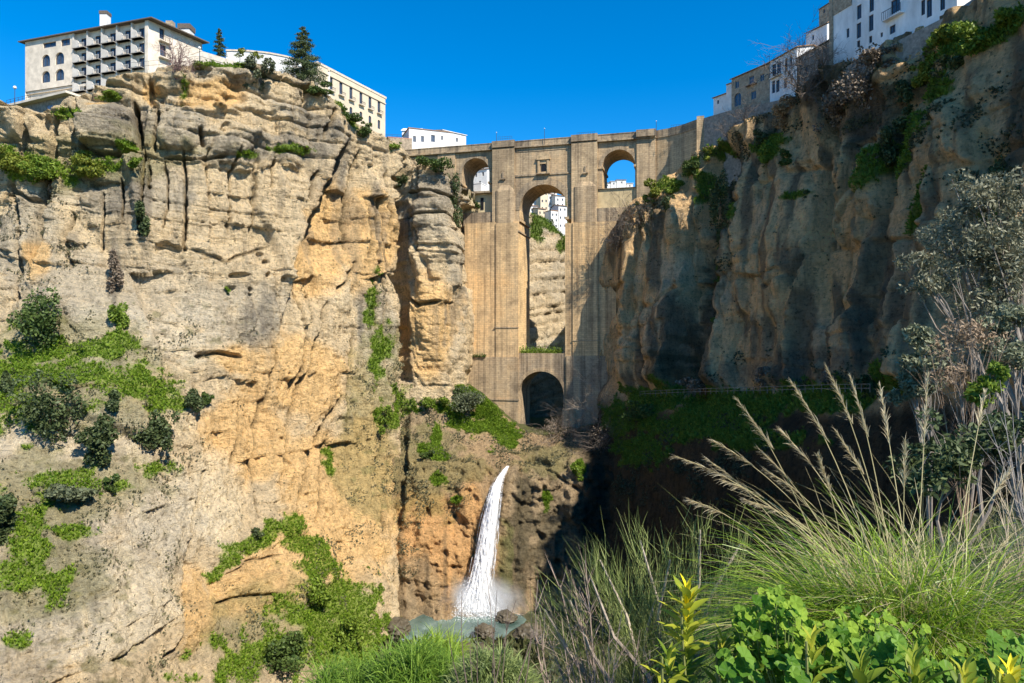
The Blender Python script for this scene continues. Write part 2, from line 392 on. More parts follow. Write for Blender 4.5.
    for pts, hw, dep in cracks:
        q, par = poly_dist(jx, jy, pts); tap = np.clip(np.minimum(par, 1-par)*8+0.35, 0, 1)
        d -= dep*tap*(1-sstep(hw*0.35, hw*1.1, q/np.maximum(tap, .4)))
        CRK_SHADE[0] = np.maximum(CRK_SHADE[0], (1-sstep(hw*.25, hw*.9, q/np.maximum(tap, .4)))*(1.0 if hw < 4 or 8 < hw < 9 else 0.0))
    # the grey mass left of the leaning cleft stands out, the orange recess right of it lies back
    edge = np.interp(Y, [120, 150, 180, 215, 255, 276, 340, 400], [352, 344, 332, 318, 300, 292, 270, 240])
    rec = sstep(-2, 5, jx-edge)*(1-sstep(30, 60, jx-edge))*sstep(140, 175, Y)*(1-sstep(290, 350, Y))
    d += -4.4*rec + 1.8*sstep(-40, -6, jx-edge)*(1-sstep(-3, 2, jx-edge))*sstep(130, 165, Y)*(1-sstep(270, 300, Y))
    # bulging boulders under the hotel
    for (cx, cy, rx, ry, a) in [(110,128,30,27,4.5),(182,130,24,22,3.0),(80,125,4,26,-2),(172,80,22,14,3.0),(232,78,26,9,2.0),(228,140,26,18,2.4),(140,105,9,30,-2.5),(160,95,9,8,-2.5),(232,110,50,5,1.6),(20,120,24,20,2.5),
                            (88,195,12,10,1.5),(60,140,16,14,2.),(430,190,26,40,1.5),(435,250,22,60,1.5)]:
        e = ((jx-cx)/rx)**2+((jy-cy)/ry)**2; d += a*np.sqrt(np.clip(1-e, 0, 1))
    # small caves
    for (cx, cy, rx, ry) in [(260,254,4,3),(265,262,4,2.5),(236,277,11,3),(262,278,3.5,3),(270,278,4,2.5),(228,290,5,3),(246,291,3,3),(279,281,4,4),(245,296,3,2),(68,243,8,4),(222,130,5,5),(237,62,5,3)]:
        e = np.sqrt(((jx-cx)/rx)**2+((jy-cy)/ry)**2); d -= 1.9*(1-sstep(.5, 1.1, e))
    d += 1.8*blobs(X, Y, [(275,560,70,50,-10),(110,415,40,20,30)], 0*X)
    return d
def col_A(X, Y, W, s, n, d, T):
    x, y, z = W[..., 0], W[..., 1], W[..., 2]
    n1 = fbm(x*.06, y*.06, z*.06, 4, 101); n2 = fbm(x*.3, y*.3, z*.3, 4, 102); n3 = fbm(s*.35, 0*s, z*.03, 3, 103)
    C = np.ones(X.shape+(3,))*TAN*(1+0.16*n2[..., None])
    C = mixa(C, CREAM, sstep(0.0, 0.6, n1)*0.6*sstep(150, 200, Y))
    grey = blobs(X, Y, [(110,125,50,34,0),(180,120,30,40,0),(250,150,90,14,0),(230,75,70,12,0),(140,190,70,40,0),(110,290,100,50,0),(230,310,70,44,0),(60,400,80,60,0),(60,540,90,90,0),(150,540,60,60,0),(30,250,40,60,0),
                        (425,205,36,42,0),(375,330,22,60,0),(340,170,14,40,10),(20,650,70,60,0),(300,120,50,12,30),(450,300,10,90,0),(375,230,10,60,0),(70,600,60,80,0)], 0.55*n1+0.3*n2)
    C = mixa(C, np.array(GREY), grey*0.62)
    org = blobs(X, Y, [(325,240,34,70,15),(300,380,70,60,0),(430,330,30,66,0),(250,440,60,60,0),(370,240,34,60,0),(320,470,60,60,0),(230,360,30,20,0),(190,610,24,60,10),(250,590,60,40,-20),(330,540,70,60,0),(205,95,40,18,0),(150,90,12,12,0),(40,260,18,30,0),(365,480,50,80,0),(100,106,14,4,0)], 0.45*n1+0.25*n2)
    C = mixa(C, np.array(ORANGE)*1.0, org*0.78)
    C = mixa(C, CREAM, blobs(X, Y, [(130,600,60,50,20),(215,500,40,60,0),(100,640,50,40,0)], 0.3*n1+.2*n2)*0.7)
    C = mixa(C, (.50, .465, .39), blobs(X, Y, [(80,600,120,80,0),(150,520,80,60,0),(60,450,100,60,0),(120,340,120,40,0)], .4*n1+.4*n2)*.55)
    C = mixa(C, CRUST, sstep(0.05, 0.5, n1+0.7*n3)*grey*0.62)
    C = mixa(C, CRUST, sstep(0.22, 0.6, n3+0.3*n2)*0.45*(1-sstep(330, 420, Y)))
    stain = blobs(X, Y, [(115,270,7,34,0),(110,128,26,20,0),(440,196,26,20,0),(70,240,10,14,0),(380,255,5,60,0)], 0.5*n2+.3*n3); C = mixa(C, CRUST, stain*.5)
    C = mixa(C, (.11, .085, .05), CRK_SHADE[0]*.85*sstep(-.7, 0, n2))         # shade of the cracks and the leaning cleft painted into the colour
    speck = sstep(0.22, 0.5, fbm(x*.5, y*.5, z*.5, 3, 105))*blobs(X, Y, [(60,470,150,80,0),(60,560,140,90,0),(60,660,120,60,0),(380,420,50,120,0),(120,330,160,40,0)], 0.3*n1)
    C = mixa(C, (.13, .13, .055), speck*0.6)
    C = mixa(C, (.19, .185, .085), blobs(X, Y, [(70,380,130,70,0),(60,490,120,50,0),(50,570,80,70,0),(270,640,110,60,0),(370,430,40,110,0),(90,160,110,30,0)], .5*n1+.4*n2)*.55)
    g = blobs(X, Y, GR_A, 1.05*n2+0.4*n1-.10); T.grass = g
    C = mixa(C, np.array(GRASS)*(1+0.4*n2.mean()), g*0.8)
    return C
top_A = [(-90,112),(0,104),(12,108),(22,113),(40,115),(58,114),(70,110),(78,101),(90,95),(102,88),(112,82),(128,79),(148,71),(156,70),(180,66),(215,66),(236,66),(262,70),(285,74),(300,80),(318,92),(335,106),(352,120),(370,130),(388,140),(397,150),(402,158),(418,160),(432,166),(445,178),(456,186),(466,196)]
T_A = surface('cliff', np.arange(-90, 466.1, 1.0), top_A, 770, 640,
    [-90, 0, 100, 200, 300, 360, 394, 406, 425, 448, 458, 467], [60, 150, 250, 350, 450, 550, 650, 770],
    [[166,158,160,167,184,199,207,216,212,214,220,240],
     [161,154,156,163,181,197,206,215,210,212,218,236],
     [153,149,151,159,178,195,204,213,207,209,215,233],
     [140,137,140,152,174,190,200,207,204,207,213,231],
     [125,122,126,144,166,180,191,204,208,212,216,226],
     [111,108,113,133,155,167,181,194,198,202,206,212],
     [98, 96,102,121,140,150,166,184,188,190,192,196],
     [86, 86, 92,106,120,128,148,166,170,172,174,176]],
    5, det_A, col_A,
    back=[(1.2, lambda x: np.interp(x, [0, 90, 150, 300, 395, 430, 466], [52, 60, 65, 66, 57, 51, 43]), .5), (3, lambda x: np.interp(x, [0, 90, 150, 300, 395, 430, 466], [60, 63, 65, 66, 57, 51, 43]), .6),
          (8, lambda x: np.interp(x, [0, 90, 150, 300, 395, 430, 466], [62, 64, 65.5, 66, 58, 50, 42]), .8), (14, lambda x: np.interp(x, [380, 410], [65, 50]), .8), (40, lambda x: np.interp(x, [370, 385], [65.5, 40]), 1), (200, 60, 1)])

# ---- ledge below the bridge and the rock the water falls over
GR_B = [(452,406,46,18,20),(488,416,30,26,42),(503,432,20,16,35),(470,400,30,14,20),(420,405,16,9,0),(437,440,6,22,0),(440,480,8,10,0),(425,450,14,8,0),(470,425,40,12,10),(455,500,8,5,0),(580,470,7,7,0),(440,458,10,5,0),(505,395,8,8,0),(545,500,6,12,0)]
def det_B(X, Y, W, s, n):
    x, y, z = W[..., 0], W[..., 1], W[..., 2]
    low = sstep(430, 475, Y)
    d = 3.4*fbm(x*.07, y*.07, z*.05, 3, 231)*(.4+.6*low)+1.9*fbm(x*.22, y*.22, z*.16, 4, 241, .6)+0.6*fbm(x*.8, y*.8, z*.8, 3, 251)
    d += 3.0*np.abs(fbm(s*.13, 0*s, z*.03, 3, 233))*low - 1.2*np.clip(-fbm(x*.4, y*.4, z*.3, 3, 235)-.15, 0, 1)*3*low
    d += 2.0*fbm(s*.22, 0*s, z*.02, 3, 261)*low
    d += .6*strata(s+2*fbm(x*.1, y*.1, z*.1, 2, 263), z+1.5*fbm(s*.06, 0*s, z*.05, 2, 262), 19, 2., 4.5, 4, 9, 0.5, 0.7)*(.3+.7*low)
    jx, jy = X+2*fbm(X*.06, Y*.06, 0*X, 3, 271), Y
    for pts, hw, dep in [([(405,400),(403,480),(400,520)], 6, 3.5), ([(506,462),(498,490),(490,540),(482,605)], 7, 2.4), ([(520,470),(518,520),(512,580)], 3, 1.8), ([(470,560),(462,590)], 4, 2.0), ([(388,520),(386,600)], 2.0, 2), ([(535,460),(548,466)], 4, 3.0), ([(475,460),(478,470)], 2, 1.2),
                         ([(528,462),(560,478),(580,490)], 2.0, 1.5)]:
        q, par = poly_dist(jx, jy, pts); d -= dep*(1-sstep(hw*.3, hw*1.1, q))
    for (cx, cy, rx, ry, a) in [(545,478,22,12,3.0),(525,490,16,14,2.5),(565,500,14,20,2.0),(440,560,26,50,2.5),(415,545,16,50,1.5),(470,520,16,60,1.6)]:
        e = ((jx-cx)/rx)**2+((jy-cy)/ry)**2; d += a*np.sqrt(np.clip(1-e, 0, 1))
    return d
def col_B(X, Y, W, s, n, d, T):
    x, y, z = W[..., 0], W[..., 1], W[..., 2]
    n1 = fbm(x*.08, y*.08, z*.08, 4, 301); n2 = fbm(x*.35, y*.35, z*.35, 4, 302); n3 = fbm(s*.4, 0*s, z*.03, 3, 303)
    C = np.ones(X.shape+(3,))*np.array((.30, .225, .145))*(1+0.2*n2[..., None])
    C = mixa(C, (.47, .28, .125), blobs(X, Y, [(440,550,60,70,0),(470,520,18,70,8),(425,520,40,40,0),(475,585,16,30,0),(350,550,60,60,0)], .4*n1+.3*n3)*.75)
    C = mixa(C, (.24, .20, .14), blobs(X, Y, [(540,520,50,80,0),(430,430,60,40,0),(560,470,40,30,0),(420,590,40,40,0)], .4*n1)*.6)
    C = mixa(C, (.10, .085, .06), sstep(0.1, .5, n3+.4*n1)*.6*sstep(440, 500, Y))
    C = mixa(C, (.07, .065, .045), blobs(X, Y, [(518,530,14,70,5),(560,545,34,60,10),(500,590,30,22,0)], .5*n2+.3*n1)*.75)  # wet rock by the fall, with the shadow right of it painted in
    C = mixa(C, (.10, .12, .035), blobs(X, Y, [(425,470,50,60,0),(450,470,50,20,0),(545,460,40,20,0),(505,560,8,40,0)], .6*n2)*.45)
    C = mixa(C, (.022, .021, .016), sstep(572, 596, X+10*n1)*.93)  # gorge shadow right of the fall painted as near-black rock
    g = blobs(X, Y, GR_B, 0.9*n2+.3*n1-.03); T.grass = g
    return mixa(C, GRASS, g*.85)
top_B = [(330,430),(395,402),(412,397),(430,392),(450,385),(470,386),(485,397),(500,412),(515,425),(528,434),(545,437),(562,433),(590,424),(640,415)]
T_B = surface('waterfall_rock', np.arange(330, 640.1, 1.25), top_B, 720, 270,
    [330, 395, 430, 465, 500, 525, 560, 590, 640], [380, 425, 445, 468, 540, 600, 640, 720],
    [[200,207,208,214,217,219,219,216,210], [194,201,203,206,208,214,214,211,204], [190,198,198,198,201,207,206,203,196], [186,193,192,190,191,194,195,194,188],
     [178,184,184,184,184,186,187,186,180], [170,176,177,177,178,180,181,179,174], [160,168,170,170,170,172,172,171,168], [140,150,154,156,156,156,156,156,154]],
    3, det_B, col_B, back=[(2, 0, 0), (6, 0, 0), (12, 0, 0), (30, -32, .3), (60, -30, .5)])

# ---- right cliff, in the shade
GR_C = [(655,400,50,16,-6),(740,405,90,18,0),(830,400,60,20,0),(700,425,80,18,0),(690,165,14,10,-40),(660,185,16,12,-40),(770,150,16,18,0),(775,140,22,10,0),(965,45,44,20,-35),(940,95,20,50,20),(915,150,10,40,10),(885,170,10,30,20),(1010,30,40,14,-35),
        (715,250,8,70,8),(930,200,8,40,10),(712,150,12,10,0),(700,185,8,20,0),(805,195,14,4,-20),(740,215,8,10,0),(1010,250,16,70,0),(930,60,10,30,0),(620,420,20,20,0),(760,440,70,12,0),(900,380,30,20,0),(640,450,30,20,0)]
def det_C(X, Y, W, s, n):
    x, y, z = W[..., 0], W[..., 1], W[..., 2]
    up = 1-sstep(375, 400, Y)
    zw = z+2.2*fbm(s*.03, 0*s, z*.02, 2, 403)-0.05*s
    sw = s+2.0*fbm(x*.08, y*.08, z*.05, 3, 421)
    mod = sstep(-.2, .4, fbm(x*.05, y*.05, z*.06, 3, 423))
    d = (1.3*strata(sw, zw, 14, 2.5, 9, 10, 30, 0.5, 1.3)+0.7*strata(sw, zw, 15, .8, 3, 6, 20, .4, .4))*up*(.1+.9*mod)
    zf = z+3.5*fbm(s*.06, 0*s, z*.05, 3, 424, .5); sf = s+3.0*fbm(s*.05, 0*s, z*.05, 3, 425, .4)-.2*z
    d += (facets(sf, zf, 71, 24, 60, 8, 20, 3.0, 4.6, .8)+facets(sf*1.1, zf, 72, 9, 24, 3, 8, 1.0, 1.7, .5))*up
    d += 4.5*np.abs(fbm(s*.045, 0*s, z*.012, 3, 433))*up + 2.4*np.abs(fbm(s*.13+.02*z, 0*s, z*.03, 4, 435, .6))*up - 1.5*(1-sstep(.0, .07, np.abs(fbm(x*.07, y*.07, z*.035, 3, 437))))*up
    d += 3.6*fbm(x*.05, y*.05, z*.025, 3, 431)*up+0.7*fbm(x*.2, y*.2, z*.08, 4, 441)+0.4*fbm(x*.6, y*.6, z*.4, 3, 451)
    d += 1.8*fbm(s*.15, 0*s, z*.016, 3, 461)*up
    jx, jy = X+3*fbm(X*.04, Y*.04, 0*X, 3, 471), Y+2*fbm(X*.05, Y*.05, 0*X+9, 3, 472)
    for pts, hw, dep in [([(722,140),(716,200),(706,290),(694,395)], 20, 9), ([(693,190),(688,260),(690,320)], 3, 3), ([(645,215),(640,260),(632,350)], 4, 3.5), ([(655,200),(652,250)], 3, 2.5), ([(736,180),(740,260),(730,330)], 3, 2.5),
                         ([(860,150),(845,200),(835,240),(815,235)], 5, 4.), ([(830,75),(832,130),(838,170)], 7, 4.5), ([(770,160),(766,200)], 4, 2.5), ([(890,100),(880,150)], 5, 3.5), ([(900,160),(890,240),(870,340)], 7, 2.5), ([(815,240),(800,300),(790,380)], 4, 1.5),
                         ([(925,60),(905,130),(893,200)], 9, 4), ([(1000,140),(1010,260),(1012,350)], 10, 3)]:
        q, par = poly_dist(jx, jy, pts); d -= dep*np.clip(np.minimum(par, 1-par)*6+.3, 0, 1)*(1-sstep(hw*.3, hw*1.1, q))
    for (cx, cy, rx, ry, a) in [(662,265,24,95,3.6),(630,305,13,90,2.6),(676,215,9,30,3),(775,230,40,100,2.5),(700,330,16,60,3),(880,180,14,40,3),(960,180,40,80,2.0),(850,220,26,30,2.5)]:
        e = ((jx-cx)/rx)**2+((jy-cy)/ry)**2; d += a*np.sqrt(np.clip(1-e, 0, 1))
    return d
def col_C(X, Y, W, s, n, d, T):
    x, y, z = W[..., 0], W[..., 1], W[..., 2]
    n1 = fbm(x*.06, y*.06, z*.06, 4, 501); n2 = fbm(x*.3, y*.3, z*.3, 4, 502); n3 = fbm(s*.35, 0*s, z*.03, 3, 503)
    C = np.ones(X.shape+(3,))*np.array((.50, .355, .205))*(1+0.25*n2[..., None])
    C = mixa(C, (.54, .37, .20), blobs(X, Y, [(800,280,60,100,10),(850,210,40,40,0),(880,170,20,40,0),(640,340,30,50,0),(760,170,30,50,0)], .4*n1)*.7)
    C = mixa(C, (.39, .32, .235), sstep(-.1, .5, n1)*.6)
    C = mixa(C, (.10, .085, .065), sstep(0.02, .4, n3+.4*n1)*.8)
    C = mixa(C, (.03, .032, .018), blobs(X, Y, [(712,270,20,110,8),(880,110,40,50,20),(840,90,40,30,0),(838,150,10,50,0),(905,150,22,60,10),(690,380,30,30,0)], .7*n2+.4*n1)*.75)  # dark growth, plus the shade of the gullies painted into the colour
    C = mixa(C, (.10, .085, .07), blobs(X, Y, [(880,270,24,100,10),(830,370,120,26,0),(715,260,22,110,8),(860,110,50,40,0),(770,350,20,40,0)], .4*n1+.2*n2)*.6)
    C = mixa(C, (.022, .021, .016), sstep(395, 420, Y+8*n1)*.93)  # deep shade below the right cliff painted into the ground colour
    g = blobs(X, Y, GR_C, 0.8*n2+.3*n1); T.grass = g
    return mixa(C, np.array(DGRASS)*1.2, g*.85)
top_C = [(598,320),(606,262),(612,232),(625,212),(640,198),(655,186),(668,172),(682,160),(695,152),(712,142),(735,128),(762,112),(800,94),(830,74),(880,50),(940,14),(975,-6),(1024,-36),(1130,-110)]
BZ_C = lambda x: np.interp(x, [598, 612, 640, 655, 690, 720, 780, 830, 1130], [6, 33, 42, 48, 56, 60, 63, 64, 66])
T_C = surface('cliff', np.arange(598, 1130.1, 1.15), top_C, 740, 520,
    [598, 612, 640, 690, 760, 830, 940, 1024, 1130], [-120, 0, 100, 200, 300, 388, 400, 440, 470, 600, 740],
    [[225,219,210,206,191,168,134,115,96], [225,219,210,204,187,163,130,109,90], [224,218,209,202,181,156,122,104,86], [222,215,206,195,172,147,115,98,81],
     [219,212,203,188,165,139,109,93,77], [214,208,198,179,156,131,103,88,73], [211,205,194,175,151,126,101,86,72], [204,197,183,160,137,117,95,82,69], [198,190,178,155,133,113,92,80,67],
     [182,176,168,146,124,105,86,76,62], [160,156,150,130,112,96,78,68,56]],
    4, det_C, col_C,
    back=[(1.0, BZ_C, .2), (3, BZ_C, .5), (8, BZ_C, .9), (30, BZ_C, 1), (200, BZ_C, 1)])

# ---- gorge wall seen through the bridge, with the slope of the town above it
def det_G(X, Y, W, s, n):
    x, y, z = W[..., 0], W[..., 1], W[..., 2]
    zw = z+2*fbm(s*.04, 0*s, z*.02, 2, 603)-.12*s
    d = 3.8*strata(s+2*fbm(x*.1, y*.1, z*.1, 2, 604), zw, 24, 2.5, 7, 7, 16, .6, 1.1)+3*fbm(x*.06, y*.06, z*.03, 3, 631)+1.0*fbm(x*.3, y*.3, z*.3, 4, 641)
    return d*sstep(0, 8, Y-np.interp(X, [p[0] for p in top_G], [p[1] for p in top_G]))
def col_G(X, Y, W, s, n, d, T):
    x, y, z = W[..., 0], W[..., 1], W[..., 2]
    n1 = fbm(x*.08, y*.08, z*.08, 4, 701); n2 = fbm(x*.3, y*.3, z*.3, 4, 702)
    C = np.ones(X.shape+(3,))*np.array((.42, .36, .27))*(1+0.2*n2[..., None]); C = mixa(C, GREY, sstep(0, .4, n1)*.6)
    g = blobs(X, Y, [(545,225,24,7,25),(560,244,9,14,40),(534,232,7,14,0),(550,222,24,8,20),(480,205,20,12,0)], .4*n2); T.grass = g
    C = mixa(C, (.13, .115, .09), sstep(345, 375, Y))  # shade seen through the low arch painted dark into the rock
    return mixa(C, DGRASS, g*.9)
top_G = [(430,190),(470,196),(500,203),(530,212),(540,216),(548,221),(556,229),(566,238),(580,245),(620,262),(660,262)]
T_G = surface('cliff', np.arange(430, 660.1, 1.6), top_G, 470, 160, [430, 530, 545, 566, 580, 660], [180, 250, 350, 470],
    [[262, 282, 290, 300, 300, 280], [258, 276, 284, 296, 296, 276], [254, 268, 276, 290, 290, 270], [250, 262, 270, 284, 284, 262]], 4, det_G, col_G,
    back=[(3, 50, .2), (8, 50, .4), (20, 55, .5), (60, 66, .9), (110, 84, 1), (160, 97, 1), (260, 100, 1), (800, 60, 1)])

# ---- foreground hillside, valley floor and the far ground
def hill_z(X, Y):
    near_ = .2+.8*sstep(1.5, 4.0, Y)                                      # the path by the camera is nearly level
    z = -2.15-0.5*(Y-2)+near_*(0.5*np.minimum(X, 3)+0.36*np.clip(X-3, 0, np.maximum(1.5, (Y-6)*1.3)))
    z = z+0.10*fbm(X*.8, Y*.8, 0*X, 3, 801)+0.5*fbm(X*.12, Y*.12, 0*X, 3, 802)*sstep(4, 14, Y)
    z = np.where(Y < 2, -2.15+near_*.5*np.minimum(X, 3), z)
    return np.maximum(z, -70.1+.25*fbm(X*.2, Y*.2, 0*X, 3, 803))
gx = np.concatenate([np.arange(-160, -12, 4.0), np.arange(-12, 24, .4), np.arange(24, 80, 3.0)])
gy = np.concatenate([np.arange(-30, 1, 2.0), np.arange(1, 30, .4), np.arange(30, 290, 4.0)])
GX, GY = np.meshgrid(gx, gy); GZ = hill_z(GX, GY)
idx = np.arange(GX.size).reshape(GX.shape)
q = np.stack([idx[:-1, :-1], idx[:-1, 1:], idx[1:, 1:], idx[1:, :-1]], -1).reshape(-1, 4)
HILL = mesh_np('hillside', np.stack([GX, GY, GZ], -1).reshape(-1, 3), q, simple('hill_earth', (.065, .062, .03), .95, .5, .8, .05), None, True); tag(HILL, kind='structure')
m = MB(); m.poly([(-6000,-6000,-74),(6000,-6000,-74),(6000,6000,-74),(-6000,6000,-74)])
tag(m.build('ground', simple('far_ground', (.16, .15, .08), .95, .3, .02)), kind='structure')
# ------------------------------------------------------------------ the bridge
def stone_mat(name, c, scale=(1.0, .5), stain=0.6):
    scale = (1.5, .62)
    m, t, b = new_mat(name)
    g = t.nodes.new('ShaderNodeNewGeometry')
    tc = t.nodes.new('ShaderNodeTexCoord')
    sep = t.nodes.new('ShaderNodeSeparateXYZ'); t.links.new(tc.outputs['Object'], sep.inputs[0])
    u = math_n(t, 'ADD', sep.outputs[0], sep.outputs[1])
    cmb = t.nodes.new('ShaderNodeCombineXYZ'); t.links.new(u, cmb.inputs[0]); t.links.new(sep.outputs[2], cmb.inputs[1])
    br = t.nodes.new('ShaderNodeTexBrick'); t.links.new(cmb.outputs[0], br.inputs['Vector'])
    br.inputs['Scale'].default_value = 1.0; br.inputs['Brick Width'].default_value = scale[0]; br.inputs['Row Height'].default_value = scale[1]
    br.inputs['Mortar Size'].default_value = 0.06; br.inputs['Mortar Smooth'].default_value = 0.5; br.inputs['Bias'].default_value = -0.1
    lo = tuple(v*.86 for v in c); hi = tuple(v*1.10 for v in c)
    br.inputs['Color1'].default_value = (*lo, 1); br.inputs['Color2'].default_value = (*hi, 1); br.inputs['Mortar'].default_value = (*[v*.70 for v in c], 1)
    streak = noise(t, 0.42, 6, 0.7, stretch=(1.6, 1.6, 0.04))
    patch = noise(t, 0.09, 5, 0.65)
    fine = noise(t, 1.6, 6, 0.7)
    cc = mixc(t, br.outputs[0], ramp(t, streak, [(0.36, (.34, .34, .37)), (0.52, (1, 1, 1)), (0.66, (1.18, 1.12, 1.02))]), stain, 'MULTIPLY')
    cc = mixc(t, cc, ramp(t, patch, [(0.38, (.50, .50, .53)), (0.52, (1, 1, 1)), (0.7, (1.12, 1.0, .86))]), .75, 'MULTIPLY')
    cc = mixc(t, cc, ramp(t, fine, [(0.3, (.45, .43, .4)), (0.46, (1, 1, 1)), (0.75, (1.25, 1.22, 1.16))]), .7, 'MULTIPLY')
    t.links.new(cc, b.inputs['Base Color']); b.inputs['Roughness'].default_value = .92; b.inputs['Specular IOR Level'].default_value = .1
    h = math_n(t, 'ADD', br.outputs['Fac'], math_n(t, 'MULTIPLY', fine, -1.5))
    bump(t, b, h, -.5, .2)
    MATS[name] = m; return m
STONE = stone_mat('bridge_stone', (.47, .35, .215))
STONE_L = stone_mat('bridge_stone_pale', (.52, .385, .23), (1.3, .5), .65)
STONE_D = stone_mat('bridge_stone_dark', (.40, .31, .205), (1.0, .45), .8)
PLASTER = simple('ochre_plaster', (.52, .42, .25), .9, .18, .35, .02, stretch=(1, 1, .25))
IRON = simple('dark_iron', (.02, .02, .022), .5, .3)
DARK = simple('dark_opening', (.012, .012, .014), .6, .3)
TH = R(15.0); BO = (10.07, 222.0)
BR = empty('bridge', (BO[0], BO[1], 0), -TH)
tag(BR, 'tall ochre stone bridge with three arches spanning the gorge between two cliffs', 'bridge')
ct, st = math.cos(TH), math.sin(TH)
def fs(x, y, off=0.0):
    """pixel -> (along, height) on the bridge's front plane moved off metres towards us"""
    k = (x-CX)/F; ox, oy = BO[0]-st*off, BO[1]-ct*off
    s = (k*oy-ox)/(ct+k*st); Dd = oy-st*s
    return s, (CY-y)/F*Dd
def fx(x, off=0.0): return fs(x, 300, off)[0]
def fz(x, y, off=0.0): return fs(x, y, off)[1]
def arch_wall(mb, s0, s1, z0, z1, sc, r, zs, zb, y0, y1, nseg=24, ztop=None):
    """wall s0..s1 x z0..z1 with an opening: jambs from zb to zs, round head of radius r"""
    zt = lambda s: z1 if ztop is None else ztop(s)
    a = [(sc-r, zb)]+[(sc-r*math.cos(math.pi*i/nseg), zs+r*math.sin(math.pi*i/nseg)) for i in range(nseg+1)]+[(sc+r, zb)]
    for y, fl in ((y0, False), (y1, True)):
        def pl(pts):
            q = [(p[0], y, p[1]) for p in pts]; mb.poly(q[::-1] if fl else q)
        pl([(s0, z0), (sc-r, z0), (sc-r, zt(sc-r)), (s0, zt(s0))]); pl([(sc+r, z0), (s1, z0), (s1, zt(s1)), (sc+r, zt(sc+r))])
        if zb > z0+.01: pl([(sc-r, z0), (sc+r, z0), (sc+r, zb), (sc-r, zb)])
        for i in range(1, len(a)-2):
            pl([a[i], a[i+1], (a[i+1][0], zt(a[i+1][0])), (a[i][0], zt(a[i][0]))])
    for i in range(len(a)-1):
        mb.poly([(a[i][0], y0, a[i][1]), (a[i][0], y1, a[i][1]), (a[i+1][0], y1, a[i+1][1]), (a[i+1][0], y0, a[i+1][1])][::-1])
    if zb > z0+.01: mb.poly([(sc-r, y0, zb), (sc+r, y0, zb), (sc+r, y1, zb), (sc-r, y1, zb)])
    mb.poly([(s0, y0, zt(s0)), (s1, y0, zt(s1)), (s1, y1, zt(s1)), (s0, y1, zt(s0))]); mb.poly([(s0, y0, z0), (s0, y0, zt(s0)), (s0, y1, zt(s0)), (s0, y1, z0)]); mb.poly([(s1, y0, z0), (s1, y1, z0), (s1, y1, zt(s1)), (s1, y0, zt(s1))])
def voussoirs(mb, sc, r, zs, y, w_, proud, n):
    for i in range(n):
        a0, a1 = math.pi*i/n, math.pi*(i+.94)/n
        q = [(sc-rr*math.cos(a), zs+rr*math.sin(a)) for rr, a in ((r+.02, a0), (r+w_, a0), (r+w_, a1), (r+.02, a1))]
        f = [(p[0], y-proud, p[1]) for p in q]; bk = [(p[0], y+.05, p[1]) for p in q]
        mb.poly(f)
        for k in range(4): mb.poly([f[k], bk[k], bk[(k+1) % 4], f[(k+1) % 4]])
W_B = 13.2
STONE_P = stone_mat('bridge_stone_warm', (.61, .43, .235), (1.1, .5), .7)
deck = lambda s: fz(543, 139.5)+(-.2 if s < 0 else 0.0)
ZT = fz(543, 139.2); ZC = fz(543, 146.5); Z_low = fz(500, 222)
# upper walls: one panel per bay, each with its arch
scM, rM = (fx(519.5)+fx(567))/2, (fx(567)-fx(519.5))/2; zsM = fz(543, 184.5)-rM
m = MB(); arch_wall(m, fx(515.2), fx(571.8), Z_low, ZC, scM, rM, zsM, Z_low, 0, W_B, 30)
m.build('central_bay', STONE, BR)
scL, rL = (fx(461.5)+fx(489))/2, (fx(489)-fx(461.5))/2; zsL = fz(475, 158)-rL
m = MB(); arch_wall(m, fx(455), fx(493.2), fz(475, 192.3), ZC, scL, rL, zsL, fz(475, 192), 0.3, W_B-.3, 20); m.build('side_bay', STONE, BR)
scR, rR = (fx(602)+fx(635))/2, (fx(635)-fx(602))/2; zsR = fz(618, 149.5)-rR
m = MB(); arch_wall(m, fx(597.5), fx(637), fz(618, 187.8), ZC, scR, rR, zsR, fz(618, 187.5), .3, W_B-.3, 20); m.build('side_bay', STONE, BR)
# ring stones
for sc, r, zs, y, w_, n in ((scM, rM, zsM, 0, 2.3, 31), (scL, rL, zsL, .3, .9, 21), (scR, rR, zsR, .3, 1.1, 23)):
    m = MB(); voussoirs(m, sc, r, zs, y, w_, .12, n); m.build('arch_ring', STONE_D, BR)
# imposts
for sx, sg in ((scM-rM, -1), (scM+rM, 1)):
    m = MB(); m.box(min(sx-sg*.5, sx+sg*2.2), max(sx-sg*.5, sx+sg*2.2), -.45, W_B+.2, fz(543, 220.5), fz(543, 218)); m.build('impost', STONE_L, BR)
for sc, r, yy in ((scL, rL, 178), (scR, rR, 170.5)):
    for sg in (-1, 1):
        sx = sc+sg*r; m = MB(); m.box(min(sx-sg*.4, sx+sg*1.4), max(sx-sg*.4, sx+sg*1.4), -.1, W_B, fz(543, yy+2), fz(543, yy)); m.build('impost', STONE_L, BR)
